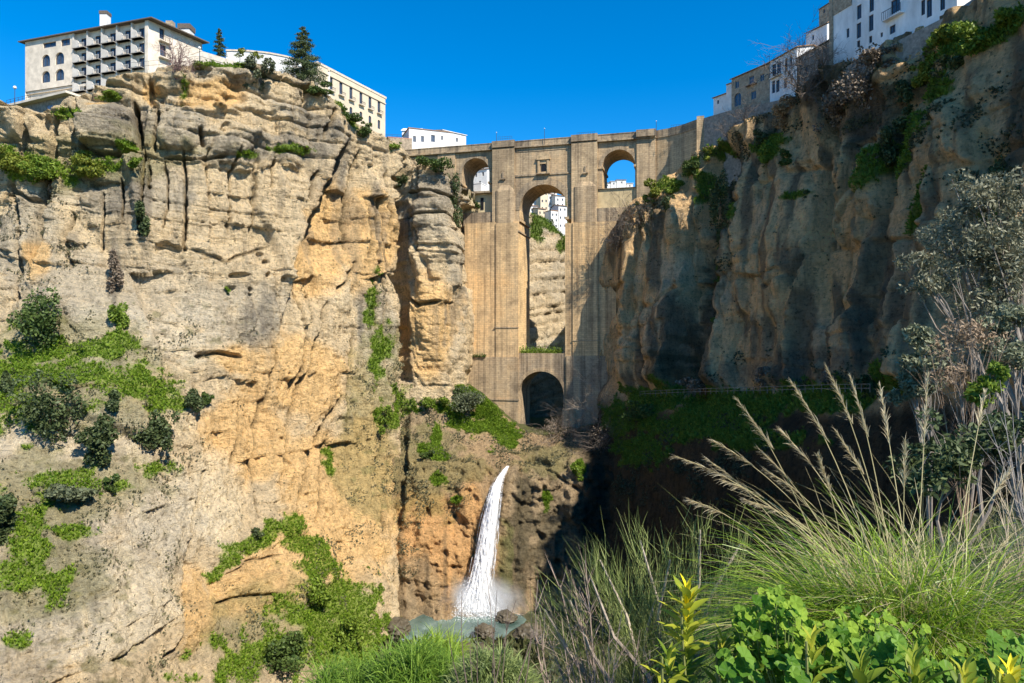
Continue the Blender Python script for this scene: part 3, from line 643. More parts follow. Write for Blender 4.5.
# piers: broad bases, rounded buttresses in front and square pilasters above them
def cutwater(mb, s0, s1, z0, z1, y0, proj, cap):
    n = 10; sm, h = (s0+s1)/2, (s1-s0)/2
    pts = [(sm-h*math.cos(math.pi*i/n)*(1.0), y0-proj*(min(1, 1.35*math.sin(math.pi*i/n)))) for i in range(n+1)]
    b = len(mb.v)
    mb.v += [(p[0], p[1], z0) for p in pts]+[(p[0], p[1], z1) for p in pts]+[(sm+(p[0]-sm)*.55, y0+(p[1]-y0)*.45, z1+cap*.7) for p in pts]+[(sm, y0, z1+cap)]
    for L in (0, 1):
        for i in range(n): mb.f.append((b+L*(n+1)+i, b+L*(n+1)+i+1, b+(L+1)*(n+1)+i+1, b+(L+1)*(n+1)+i))
    for i in range(n): mb.f.append((b+2*(n+1)+i, b+2*(n+1)+i+1, b+3*(n+1)))
z_pl = fz(540, 352)                                        # top of the low vault
for (xa, xb, xc, xd, zw) in ((464, 494, 517.6, 493.5, 0), (597, 613, 565, 572.5, 1)):
    m = MB()
    lo = [fx(464, 2), fx(517.8, 2)] if zw == 0 else [fx(564.8, 2), fx(616, 2)]
    zt_ = [fz(480, 222.5, 2), fz(508, 223.5, 2)] if zw == 0 else [fz(585, 222, 2), fz(600, 222, 2)]
    m.box(lo[0], lo[1], -1.4, W_B+1, -52, zt_[0])
    m.build('pier_base', STONE_P, BR)
    m = MB()
    b0, b1 = (fx(494.5, 3), fx(517.0, 3)) if zw == 0 else (fx(572.0, 3), fx(597.5, 3))
    m.box(b0, b1, -1.75, -1.3, -52, zt_[1]+.25)
    m.build('pier_buttress', STONE_P, BR)
    m = MB(); c0, c1 = (fx(495, 1), fx(515, 1)) if zw == 0 else (fx(573, 1), fx(597.3, 1))
    cutwater(m, c0, c1, zt_[1]+.3, fz(505 if zw == 0 else 587, 190 if zw == 0 else 186, 2), -.6, 1.15, 2.6); m.build('pier_cutwater', STONE, BR)
    m = MB(); c0, c1 = (fx(493.2), fx(515.0)) if zw == 0 else (fx(572), fx(597.5))
    m.box(c0, c1, -1.1, W_B+.5, zt_[1]-1, ZC-.02); m.build('pilaster', STONE_L, BR)
    m = MB(); px, py = (504, 179) if zw == 0 else (586, 173); sx, sz = fs(px, py)
    m.box(sx-.9, sx+.9, -1.7, -1.05, sz-.5, sz-.1); m.box(sx-.25, sx+.25, -1.4, -1.05, sz-.1, sz+2.0); m.build('pilaster_emblem', STONE_D, BR)
# bays below the side arches
m = MB(); m.box(fx(463), fx(493.2), 1.2, W_B-1, Z_low-2, fz(475, 192.4)); m.build('recess_wall', PLASTER, BR)
m = MB(); m.box(fx(480.5,-1), fx(483.5,-1), 1.05, 1.25, fz(482, 209), fz(482, 197)); o = m.build('recess_window', DARK, BR)
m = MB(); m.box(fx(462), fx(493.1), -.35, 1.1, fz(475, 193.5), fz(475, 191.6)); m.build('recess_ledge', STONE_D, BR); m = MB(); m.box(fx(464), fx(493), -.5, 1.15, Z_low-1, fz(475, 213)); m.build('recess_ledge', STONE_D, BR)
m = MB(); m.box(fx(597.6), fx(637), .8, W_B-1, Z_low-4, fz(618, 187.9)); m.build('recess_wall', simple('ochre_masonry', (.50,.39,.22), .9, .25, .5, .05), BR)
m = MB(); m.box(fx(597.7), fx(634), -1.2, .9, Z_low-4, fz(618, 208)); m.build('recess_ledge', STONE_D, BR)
# outer pilaster and the abutments
m = MB(); m.box(fx(636.8), fx(655.5), -.3, W_B, 10, ZC-.03); m.build('abutment_pilaster', STONE, BR); m = MB(); m.box(fx(438), fx(455.2), -.3, W_B, 20, ZC-.03); m.build('abutment_pilaster', STONE, BR)
m = MB(); m.box(fx(380), fx(438.1), .6, W_B, 22, ZC-.04); m.build('abutment_wall', PLASTER, BR)
pw = [(fx(655.3), .4, 0), (fx(668), -.8, .0), (fx(682), -3.0, .05), (fx(697), -7.0, .15)]
m = MB()
for a, b in zip(pw[:-1], pw[1:]):
    m.prism([(a[0], a[1]), (b[0], b[1]), (b[0], b[1]+9), (a[0], a[1]+9)], 25, ZC, [ZC+a[2], ZC+b[2], ZC+b[2], ZC+a[2]])
m.build('abutment_wall', STONE_L, BR)
m = MB()
for a, b in zip(pw[:-1], pw[1:]):
    m.prism([(a[0], a[1]-.25), (b[0], b[1]-.25), (b[0], b[1]+.5), (a[0], a[1]+.5)], ZC+a[2], ZC, [ZT+a[2], ZT+b[2], ZT+b[2], ZT+a[2]])
m.build('parapet', STONE_D, BR)
a = pw[-1]; m = MB(); m.box(a[0]-.1, a[0]+2.0, a[1]-1.2, a[1]+8, 25, ZT+.75); m.build('abutment_pilaster', STONE_L, BR)
# cornice and parapet
m = MB(); m.box(fx(380), fx(656), -.75, W_B+.7, ZC, ZC+.42); m.build('cornice', STONE_D, BR)
m = MB()
m.box(fx(380), fx(656), -.3, .35, ZC+.42, ZT-.25); m.box(fx(380), fx(656), -.42, .47, ZT-.25, ZT); m.box(fx(380), fx(656), W_B-.4, W_B+.3, ZC+.42, ZT)
for xa, xb in ((493.2, 515), (572, 597.5), (636.8, 655.5)): m.box(fx(xa)-.1, fx(xb)+.1, -1.4, -.31, ZC+.43, ZT+.2)
m.build('parapet', STONE_D, BR)
m = MB(); m.box(fx(380), fx(656), .36, W_B-.41, ZC-.5, ZC+.44); m.build('roadway', simple('road_stone', (.2,.19,.17)), BR)
STONE_LIT = stone_mat('lit_reveal_stone', (.66, .47, .25), (1.2, .5), .25)  # left reveals: sunlight painted as brighter stone on thin added slabs
m = MB(); m.box(fx(517.8, 2)+.01, fx(517.8, 2)+.06, -1.38, W_B+.98, z_pl-.3, fz(519, 231)); m.build('lit_reveal', STONE_LIT, BR)
m = MB(); m.box(scM-rM, scM-rM+.05, .02, W_B-.02, fz(519, 217.6), zsM); m.build('lit_reveal', STONE_LIT, BR)
m = MB(); m.box(scM-rM-1.5, scM-rM+.35, -1.7, W_B+.9, fz(519, 232.5), fz(519, 231)); m.build('impost', STONE_D, BR)
m = MB(); m.box(scR-rR, scR-rR+.05, .32, W_B-.32, fz(603, 187.4), fz(603, 172.6)); m.build('lit_reveal', STONE_LIT, BR)
# panel above the main arch: string courses and the niche window
m = MB(); m.box(fx(515.1), fx(571.9), -.3, .02, fz(543, 175.2), fz(543, 173.6)); m.build('string_course', STONE_D, BR); m = MB(); m.box(fx(517), fx(570.5), -.14, .02, fz(543, 150.6), fz(543, 149.8)); m.build('string_course', STONE_D, BR)
sN = fx(543.6); m = MB()
z0, z1 = fz(543, 173.5), fz(543, 160)
for sg in (-1, 1): m.box(sN+sg*1.55-.32, sN+sg*1.55+.32, -.55, .01, z0, z1)
m.box(sN-1.2, sN+1.2, -.3, .01, z0, z0+.5); m.box(sN-1.2, sN+1.2, -.3, .01, z1-1.3, z1)
m.build('window_surround', STONE_L, BR)
m = MB(); n = 10
m.box(sN-2.3, sN+2.3, -.75, .01, z1, z1+.3)
pts = [(sN-2.3*math.cos(math.pi*i/n), z1+.3+2.0*math.sin(math.pi*i/n)) for i in range(n+1)]
m.poly([(p[0], -.55, p[1]) for p in pts]); 
for i in range(n): m.poly([(pts[i][0], -.55, pts[i][1]), (pts[i][0], 0, pts[i][1]), (pts[i+1][0], 0, pts[i+1][1]), (pts[i+1][0], -.55, pts[i+1][1])])
m.build('window_pediment', STONE_L, BR)
m = MB(); m.box(sN-2.3, sN+2.3, -1.1, .01, z0-.35, z0); m.build('window_sill', STONE_D, BR)
m = MB(); m.box(sN-.75, sN+.75, -.12, -.02, z0+.5, z1-1.9)
ap = [(sN-.75*math.cos(math.pi*i/8), z1-1.9+.6*math.sin(math.pi*i/8)) for i in range(9)]; m.poly([(p[0], -.12, p[1]) for p in ap]); m.build('window_opening', DARK, BR)
# the low vault between the pier bases
scS, rS = (fx(518,2)+fx(563.5,2))/2, (fx(563.5,2)-fx(518,2))/2-.15; zsS = fz(540, 371.5, 2)-rS
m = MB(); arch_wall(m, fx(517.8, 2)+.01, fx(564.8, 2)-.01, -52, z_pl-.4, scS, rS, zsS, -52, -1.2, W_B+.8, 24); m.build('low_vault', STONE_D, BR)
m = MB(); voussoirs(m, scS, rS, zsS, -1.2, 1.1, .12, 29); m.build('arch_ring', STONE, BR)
m = MB()
m.box(fx(464, 2)-.05, fx(517.8, 2)+.3, -2.2, -1.3, fz(510, 400.5, 2), fz(510, 399, 2)); m.build('string_course', STONE_D, BR); m = MB(); m.box(fx(494, 2), fx(517.8, 2)+.1, -1.95, -1.3, fz(510, 328, 2), fz(510, 327, 2)); m.build('string_course', STONE_D, BR); m = MB(); m.box(fx(572, 2), fx(598, 2), -1.95, -1.3, fz(590, 341, 2), fz(590, 340, 2)); m.build('string_course', STONE_D, BR)
m = MB(); m.box(fx(517.8, 2)+.02, fx(517.8, 2)+.14, -1.18, W_B+.75, -52, zsS); m.build('lit_reveal', STONE_LIT, BR)
m = MB(); m.box(fx(563.5, 2), fx(575, 2), -3.6, -1.9, -40, fz(568, 409, 3)); m.build('jamb_pier', STONE_L, BR)
# heavier apron at the foot of the piers
m = MB(); m.box(fx(464.5, 3.4), fx(517.5, 3), -1.95, -1.35, -52, fz(490, 357, 3.4)); m.build('pier_apron', STONE, BR)
m = MB(); m.box(fx(565.5, 3.4), fx(608, 3), -1.95, -1.35, -52, fz(585, 356, 3.4)); m.build('pier_apron', STONE_D, BR)
# ------------------------------------------------------------------ buildings
WHITE = simple('whitewash', (.70, .68, .64), .85, .16, .6, .01)
WHITE_S = simple('stained_whitewash', (.74, .73, .71), .88, .24, .35, .02, stretch=(1, 1, .35))
CREAMW = simple('cream_render', (.60, .50, .36), .88, .12, .4, .02)
PINKW = simple('pale_render', (.66, .57, .455), .88, .22, .5, .03)
PIERW = simple('pier_render', (.60, .55, .48), .88, .15, .5, .02)
STONEW = simple('rubble_stone', (.34, .27, .19), .92, .45, 1.4, .06)
GSTONE = simple('grey_stone', (.27, .24, .20), .92, .45, 1.2, .06)
TILE = simple('clay_tile', (.30, .19, .12), .9, .4, 2.5, .06, stretch=(3, 3, 1))
TILE_D = simple('dark_tile', (.13, .105, .085), .9, .4, 2.5, .06, stretch=(3, 3, 1))
GLASS = simple('window_glass', (.045, .07, .11), .12, .4, spec=.6)
FRAME = simple('window_frame', (.35, .33, .30), .6, .2)
FRAME_D = simple('window_frame_dark', (.07, .05, .04), .6, .2)
BLUEP = simple('blue_paint', (.22, .32, .48), .6, .3)
RAIL_L = simple('painted_rail', (.55, .53, .5), .5, .2)
RAIL = simple('rail_iron', (.05, .05, .055), .5, .3)

class Fac:
    """a wall from p0 to p1 in plan; pixel helpers give metres along it and heights on it"""
    def __init__(s, p0, p1, toward=(0, 0)):
        s.p0 = Vector((p0[0], p0[1])); d = Vector((p1[0]-p0[0], p1[1]-p0[1])); s.L = d.length; s.t = d/s.L
        n = Vector((s.t.y, -s.t.x)); c = Vector(toward)-s.p0
        s.n = n if n.dot(c) > 0 else -n
    def u(s, x):
        k = (x-CX)/F; return (k*s.p0.y-s.p0.x)/(s.t.x-k*s.t.y)
    def z(s, x, y): return (CY-y)/F*(s.p0.y+s.u(x)*s.t.y)
    def pt(s, u, z, d=0.0):
        q = s.p0+s.t*u+s.n*d; return (q.x, q.y, z)
def loc(o, pts): return [(p[0]-o.location[0], p[1]-o.location[1], p[2]-o.location[2]) for p in pts]
def fbox(mb, root, f, u0, u1, z0, z1, d0, d1):
    c = [f.pt(u0, z0, d0), f.pt(u1, z0, d0), f.pt(u1, z0, d1), f.pt(u0, z0, d1), f.pt(u0, z1, d0), f.pt(u1, z1, d0), f.pt(u1, z1, d1), f.pt(u0, z1, d1)]
    b = len(mb.v); mb.v += loc(root, c)
    mb.f += [tuple(b+i for i in q) for q in ((0,3,2,1),(4,5,6,7),(0,1,5,4),(1,2,6,5),(2,3,7,6),(3,0,4,7))]
def facade(root, f, z0, z1, wins, mat, L=None, name='wall', frame=None, dep=.28, glass=None, zt=None):
    """wall sheet with real window holes; wins = (u0,u1,za,zb[,'arch'|'door'])"""
    L = L or f.L; frame = frame or FRAME; glass = glass or GLASS
    us = sorted({0.0, L, *[min(max(a, .01), L-.01) for w_ in wins for a in w_[:2]]}); zs = sorted({z0, z1, *[min(max(a, z0+.01), z1-.01) for w_ in wins for a in w_[2:4]]})
    mb = MB()
    for i in range(len(us)-1):
        for j in range(len(zs)-1):
            uc, zc = (us[i]+us[i+1])/2, (zs[j]+zs[j+1])/2
            if any(w_[0] < uc < w_[1] and w_[2] < zc < w_[3] for w_ in wins): continue
            mb.poly(loc(root, [f.pt(us[i], zs[j]), f.pt(us[i+1], zs[j]), f.pt(us[i+1], zs[j+1]), f.pt(us[i], zs[j+1])]))
    for w_ in wins:
        u0, u1, za, zb = w_[:4]; arch = len(w_) > 4 and 'arch' in w_[4]; dd = dep if len(w_) < 6 else w_[5]
        for a, b in (((u0, za), (u0, zb)), ((u0, zb), (u1, zb)), ((u1, zb), (u1, za)), ((u1, za), (u0, za))):
            mb.poly(loc(root, [f.pt(*a), f.pt(*b), f.pt(*b, -dd), f.pt(*a, -dd)]))
        if arch:
            r = (u1-u0)/2; uc = (u0+u1)/2; zc = zb-r; n = 8
            for sg in (-1, 1):
                arc = [(uc+sg*r*math.cos(math.pi/2*i/n), zc+r*math.sin(math.pi/2*i/n)) for i in range(n+1)]
                for i in range(n):
                    mb.poly(loc(root, [f.pt(*arc[i], .004), f.pt(*arc[i+1], .004), f.pt(uc+sg*r, zb, .004)]))
                    mb.poly(loc(root, [f.pt(*arc[i]), f.pt(*arc[i+1]), f.pt(*arc[i+1], -dd), f.pt(*arc[i], -dd)]))
    wall = mb.build(name, mat, root)
    for w_ in wins:
        u0, u1, za, zb = w_[:4]; dd = dep if len(w_) < 6 else w_[5]; fw = min(.12, (u1-u0)*.14)
        m = MB()
        for a in ((u0, u0+fw, za, zb), (u1-fw, u1, za, zb), (u0+fw, u1-fw, za, za+fw), (u0+fw, u1-fw, zb-fw, zb)): fbox(m, root, f, *a, -dd+.02, -dd+.10)
        if u1-u0 > .8: fbox(m, root, f, (u0+u1)/2-fw*.4, (u0+u1)/2+fw*.4, za+fw, zb-fw, -dd+.02, -dd+.08)
        fr = m.build('window', frame, root)
        m = MB(); m.poly(loc(root, [f.pt(u0, za, -dd), f.pt(u1, za, -dd), f.pt(u1, zb, -dd), f.pt(u0, zb, -dd)])); p = m.build('pane', glass, fr)
    return wall
def hip_roof(root, foot, z, hr, ov, mat, th=.28, name='roof'):
    a, b, c, d = [Vector((p[0], p[1])) for p in foot]; ctr = (a+b+c+d)/4
    e = [p+(p-ctr).normalized()*ov*1.35 for p in (a, b, c, d)]
    if (e[0]-e[1]).length < (e[1]-e[2]).length: e = e[1:]+e[:1]
    half = (e[1]-e[2]).length/2; dr = (e[1]-e[0]).normalized()
    r0 = (e[3]+e[0])/2+dr*half; r1 = (e[1]+e[2])/2-dr*half
    m = MB(); q = lambda p, zz: loc(root, [(p.x, p.y, zz)])[0]
    E = [q(p, z) for p in e]; T = [q(p, z+th) for p in e]; A, B = q(r0, z+th+hr), q(r1, z+th+hr)
    m.poly(E[::-1])
    for i in range(4): m.poly([E[i], E[(i+1) % 4], T[(i+1) % 4], T[i]])
    m.poly([T[0], T[1], B, A]); m.poly([T[1], T[2], B]); m.poly([T[2], T[3], A, B]); m.poly([T[3], T[0], A])
    return m.build(name, mat, root)
def flat_roof(root, foot, z, ov, th, mat, name='roof'):
    ctr = sum((Vector((p[0], p[1])) for p in foot), Vector((0, 0)))/len(foot)
    e = [Vector((p[0], p[1]))+(Vector((p[0], p[1]))-ctr).normalized()*ov for p in foot]
    m = MB(); ft = [loc(root, [(p.x, p.y, 0)])[0] for p in e]
    m.prism([(p[0], p[1]) for p in ft], z-root.location[2], z+th-root.location[2]); return m.build(name, mat, root)
def plain_walls(root, pts, z0, z1, mat, name='wall', ztop=None):
    m = MB()
    for a, b in zip(pts[:-1], pts[1:]):
        m.poly(loc(root, [(a[0], a[1], z0), (b[0], b[1], z0), (b[0], b[1], z1), (a[0], a[1], z1)]))
    return m.build(name, mat, root)
def chimney(root, p, z0, z1, w_, par, mat=None, cap=True):
    m = MB(); x, y, _ = loc(root, [(p[0], p[1], 0)])[0]; zo = root.location[2]
    m.box(x-w_, x+w_, y-w_, y+w_, z0-zo, z1-zo); c = m.build('chimney', mat or WHITE, par)
    if cap: m = MB(); m.box(x-w_*1.15, x+w_*1.15, y-w_*1.15, y+w_*1.15, z1-zo+.02, z1-zo+w_*.9); m.build('chimney_cap', TILE_D, c)
    return c
def railing(name, mb_pts, z_of, h, mat, parent=None, root=None, step=1.6, r=.045):
    m = MB(); pts = [Vector((p[0], p[1], z_of(p))) for p in mb_pts]
    o = Vector(root.location) if root else Vector((0, 0, 0))
    for a, b in zip(pts[:-1], pts[1:]):
        n = max(1, int((b-a).length/step)); d = (b-a)/n
        for i in range(n+1): m.tube([a+d*i-o, a+d*i-o+Vector((0, 0, h))], r, 4)
        for hh in (h, h*.5): m.tube([a-o+Vector((0, 0, hh)), b-o+Vector((0, 0, hh))], r, 4)
    return m.build(name, mat, parent)
def px2(x, D): return ((x-CX)/F*D, D)

# ---- the hotel on the left cliff
pl, pc, pr = (-134.0, 188.0), (-93.3, 175.0), (-85.6, 188.7)
pb = (pl[0]+pr[0]-pc[0], pl[1]+pr[1]-pc[1])
H = empty('hotel', (pc[0], pc[1], 62)); tag(H, 'long pale four-storey hotel with round arches and rows of balconies on the left cliff top', 'hotel')
ff = Fac(pl, pc); fr_ = Fac(pc, pr)
ztop = 82.4; zb = ff.z(34, 90.5)
uA = ff.u(72.5)
win = []
for xa, xb in ((41.6, 50), (55.2, 64)):
    for ya, yb in ((66.5, 53.5), (82.5, 70)): win.append((ff.u(xa), ff.u(xb), ff.z(46, ya), ff.z(52, yb), 'arch', .4))
for xa, xb, ya, yb in ((43, 56, 48.5, 41), (61, 70, 46.5, 38)): win.append((ff.u(xa), ff.u(xb), ff.z(xa, ya), ff.z(xb, yb), '', .4))
facade(H, ff, zb, ztop, win, PINKW, L=uA, frame=FRAME_D)
# loggia part: recessed wall with doors, slabs, piers and curved screens
class Shift:                                                        # the same wall plane set back
    def __init__(s, f, d): s.p0 = f.p0-f.n*d; s.t, s.n, s.L = f.t, f.n, f.L; s.f = f
    u = Fac.u; z = Fac.z; pt = Fac.pt
cols = [(73.5, 86.5), (87.5, 101), (102, 116), (117, 131), (132, 143.5)]
rows = [(.0, 0), (1, 0), (2, 0)]
zfl = lambda k: ztop-.3-3.85*(k+1)                                  # floor level of storey k from the top
fb = Shift(ff, .7); win = []
for xa, xb in cols:
    ua, ub = ff.u(xa), ff.u(xb)
    for k in range(4): win.append((ua+(ub-ua)*.42, ub-.5, zfl(k)+.1, zfl(k)+2.7))
facade(H, fb, zfl(3)-1.0, ztop, win, PINKW, L=ff.L-.02, frame=FRAME_D)
m = MB(); fbox(m, H, ff, ff.L-1.0, ff.L, zfl(3)-3, ztop, -2.5, 0); m.build('wall', PINKW, H)
for i, (xa, xb) in enumerate(cols):
    ua, ub = ff.u(xa), ff.u(xb)
    m = MB(); fbox(m, H, ff, ua-.28, ua+.12, zfl(3)-2, ztop, -.7, .12); m.build('pier', PIERW, H)
    for k in range(4):
        m = MB(); fbox(m, H, ff, ua+.12, ub-.3, zfl(k)-.2, zfl(k), -.7, .6); bl = m.build('balcony', PINKW, H)
        n = 7
        # the rounded white screen wall between neighbouring balconies
        w0, w1 = ua+.14, ua+(ub-ua)*.46
        pts = [(w0, zfl(k)), (w1, zfl(k))]+[(w0+(w1-w0)*math.cos(math.pi/2*j/n), zfl(k)+.9+1.5*math.sin(math.pi/2*j/n)) for j in range(n+1)]
        fr1 = [f_ for f_ in loc(H, [ff.pt(a, b, .15) for a, b in pts])]; bk1 = loc(H, [ff.pt(a, b, -.1) for a, b in pts])
        m.poly(fr1); m.poly(bk1[::-1])
        for q in range(len(pts)): m.poly([fr1[q], bk1[q], bk1[(q+1) % len(pts)], fr1[(q+1) % len(pts)]])
        m.build('screen', PIERW, bl)
        m = MB(); fbox(m, H, ff, w1, ub-.3, zfl(k)+1.0, zfl(k)+1.08, .48, .56)
        for q in range(6): uu = w1+.05+(ub-.4-w1)*q/5; fbox(m, H, ff, uu-.03, uu+.03, zfl(k), zfl(k)+1.0, .49, .55)
        m.build('railing', RAIL_L, bl)
win = []
for xa, xb, ya, yb in ((159.5, 164.5, 38, 29.5), (160, 166, 55, 46)): win.append((fr_.u(xa), fr_.u(xb), fr_.z(xa, ya), fr_.z(xb, yb), '', .5))
facade(H, fr_, 62, ztop, win, PINKW, frame=FRAME_D)
for k, yy in enumerate((41.5, 58)):
    za = fr_.z(163, yy); m = MB(); fbox(m, H, fr_, fr_.u(158.5), fr_.u(170), za-.3, za, .01, 1.1); bl = m.build('balcony', PINKW, H)
    m = MB(); fbox(m, H, fr_, fr_.u(158.5), fr_.u(170), za+1.0, za+1.08, 1.0, 1.08)
    for q in range(6): uu = fr_.u(158.5)+.05+q*(fr_.u(170)-fr_.u(158.5)-.1)/5; fbox(m, H, fr_, uu-.03, uu+.03, za, za+1.0, 1.01, 1.07)
    m.build('railing', RAIL, bl)
plain_walls(H, [pr, pb, pl], 62, ztop, PINKW)
m = MB(); fbox(m, H, ff, .3, uA+6, zb-.7, zb, -6, -.3); m.build('floor_slab', PINKW, H)
m = MB(); fbox(m, H, ff, 2.5, 26, 60, zb-.7, -6, -1.6); m.build('basement', GSTONE, H)
rf = hip_roof(H, [pl, pc, pr, pb], ztop, 2.2, 1.5, TILE_D)
for x_, y0, y1, w_, Dd in ((105.3, 26, 15.5, .95, 186), (186.5, 37, 31, 1.5, 191)):
    chimney(H, px2(x_, Dd), (CY-y0)/F*Dd-1, (CY-y1)/F*Dd, w_, rf)
m = MB(); x_, Dd = 170.5, 190; p_ = px2(x_, Dd); q_ = loc(H, [(p_[0], p_[1], 0)])[0]; m.box(q_[0]-.9, q_[0]+.9, q_[1]-.9, q_[1]+.9, (CY-26)/F*Dd-62-3, (CY-22)/F*Dd-62); m.build('chimney', STONEW, rf)

# terrace under the hotel
ft = Fac(px2(14, 182), px2(72, 172)); T1 = empty('terrace', (ft.p0.x, ft.p0.y, 58)); tag(T1, 'low terrace building with overhanging concrete deck below the hotel arches', 'terrace')
facade(T1, ft, 55, ft.z(40, 102), [(ft.u(46.5), ft.u(52.5), ft.z(50, 110.5), ft.z(50, 104.5), '', .2)], GSTONE, name='wall', glass=BLUEP)
m = MB(); fbox(m, T1, ft, -1, ft.L, ft.z(40, 102), ft.z(40, 99.8), -12, 1.6); m.build('deck', PINKW, T1)
railing('railing', [ft.pt(-.8, 0, 1.4), ft.pt(ft.u(36), 0, 1.4)], lambda p: ft.z(40, 99.8), 1.15, RAIL, T1, T1)

# low wall with railings along the cliff top
fw = Fac(px2(128, 167.5), px2(200, 169)); fw2 = Fac(px2(200, 169), px2(248, 178))
PW = empty('parapet_wall', (fw2.p0.x, fw2.p0.y, 64)); tag(PW, 'low pale stone wall with iron railing along the cliff top beside the hotel', 'wall')
m = MB(); fbox(m, PW, fw2, 0, fw2.L, 62, fw2.z(220, 56.5), -.5, 0); m.build('wall', simple('pale_rubble', (.52, .46, .38), .9, .25, 1.2, .05), PW)
railing('railing', [fw.pt(0, 0), fw.pt(fw.L, 0), fw2.pt(fw2.L, 0, .1)], lambda p: np.interp(p[0], [fw.p0.x, fw2.p0.x], [(CY-72)/F*167.5, (CY-65)/F*169]), 2.2, RAIL, PW, PW, 2.4, .035)

# curved white hall and the long cream building behind the trees
HR = empty('white_hall', (-80, 214, 66)); tag(HR, 'low white hall with curved roofline between the two conifers', 'building')
fh = Fac(px2(226, 214), px2(330, 214)); m = MB(); xs_ = np.linspace(0, fh.L, 15)
topz = lambda u: np.interp(u, np.linspace(0, fh.L, 6), [fh.z(228, 49.5), fh.z(248, 50), fh.z(270, 52), fh.z(290, 56), fh.z(312, 63), fh.z(330, 70)])
for a, b in zip(xs_[:-1], xs_[1:]):
    m.poly(loc(HR, [fh.pt(a, 64), fh.pt(b, 64), fh.pt(b, topz(b)), fh.pt(a, topz(a))])); m.poly(loc(HR, [fh.pt(a, topz(a)), fh.pt(b, topz(b)), fh.pt(b, topz(b)+.6, -14), fh.pt(a, topz(a)+.6, -14)]))
m.build('wall', WHITE, HR)
m = MB()
for a, b in zip(xs_[:-1], xs_[1:]): m.poly(loc(HR, [fh.pt(a, topz(a)-.5, .2), fh.pt(b, topz(b)-.5, .2), fh.pt(b, topz(b), .2), fh.pt(a, topz(a), .2)])); m.poly(loc(HR, [fh.pt(a, topz(a), .2), fh.pt(b, topz(b), .2), fh.pt(b, topz(b)+.05, -.3), fh.pt(a, topz(a)+.05, -.3)]))
m.build('cornice', simple('pale_cornice', (.62, .52, .40)), HR)
pa, pb_ = px2(318, 210), px2(385.3, 240)
LB = empty('cream_building', (pb_[0], pb_[1], 64)); tag(LB, 'long cream building with balconied windows behind the cliff edge, running to the bridge', 'building')
fl = Fac(pa, pb_); zr = fl.z(385, 98.5)
win = []; xc_ = [331, 341, 351, 361, 370, 379]
for i, x_ in enumerate(xc_):
    u_ = fl.u(x_); zc = fl.z(385, 110); win.append((u_-.75, u_+.75, zc-2.2, zc+1.9))
    zc2 = fl.z(385, 127); win.append((u_-.7, u_+.7, zc2-1.6, zc2+1.5, 'arch'))
facade(LB, fl, 60, zr, win, CREAMW, frame=FRAME_D)
for i, x_ in enumerate(xc_):
    u_ = fl.u(x_); zc = fl.z(385, 110)-2.3; m = MB(); fbox(m, LB, fl, u_-1.3, u_+1.3, zc-.2, zc, .01, .9); bl = m.build('balcony', PINKW, LB)
    m = MB(); fbox(m, LB, fl, u_-1.3, u_+1.3, zc+.9, zc+1.0, .8, .88)
    for q in range(7): uu = u_-1.25+2.5*q/6; fbox(m, LB, fl, uu-.03, uu+.03, zc, zc+.9, .81, .87)
    m.build('railing', RAIL, bl)
bk = [fl.pt(fl.L, 0, 0)[:2], fl.pt(fl.L, 0, -12)[:2], fl.pt(0, 0, -12)[:2], fl.pt(0, 0, 0)[:2]]
plain_walls(LB, bk, 60, zr, CREAMW)
flat_roof(LB, bk, zr, .5, .7, simple('pale_cornice', (.62, .52, .40)))
m = MB(); fbox(m, LB, fl, 0, fl.L, zr-2.0, zr-1.6, .005, .3); m.build('cornice', CREAMW, LB)
# stone terrace hanging at the corner by the bridge
fk = Fac(px2(377, 236), px2(412, 238)); TE = empty('corner_terrace', (fk.p0.x, fk.p0.y, 60)); tag(TE, 'dark terrace with railing at the right end of the cream building', 'terrace')
m = MB(); fbox(m, TE, fk, 0, fk.L, 50, fk.z(395, 138), -8, 0); m.build('wall', STONEW, TE)
railing('railing', [fk.pt(0, 0, -.1), fk.pt(fk.L, 0, -.1)], lambda p: fk.z(395, 138), 1.2, RAIL, TE, TE)

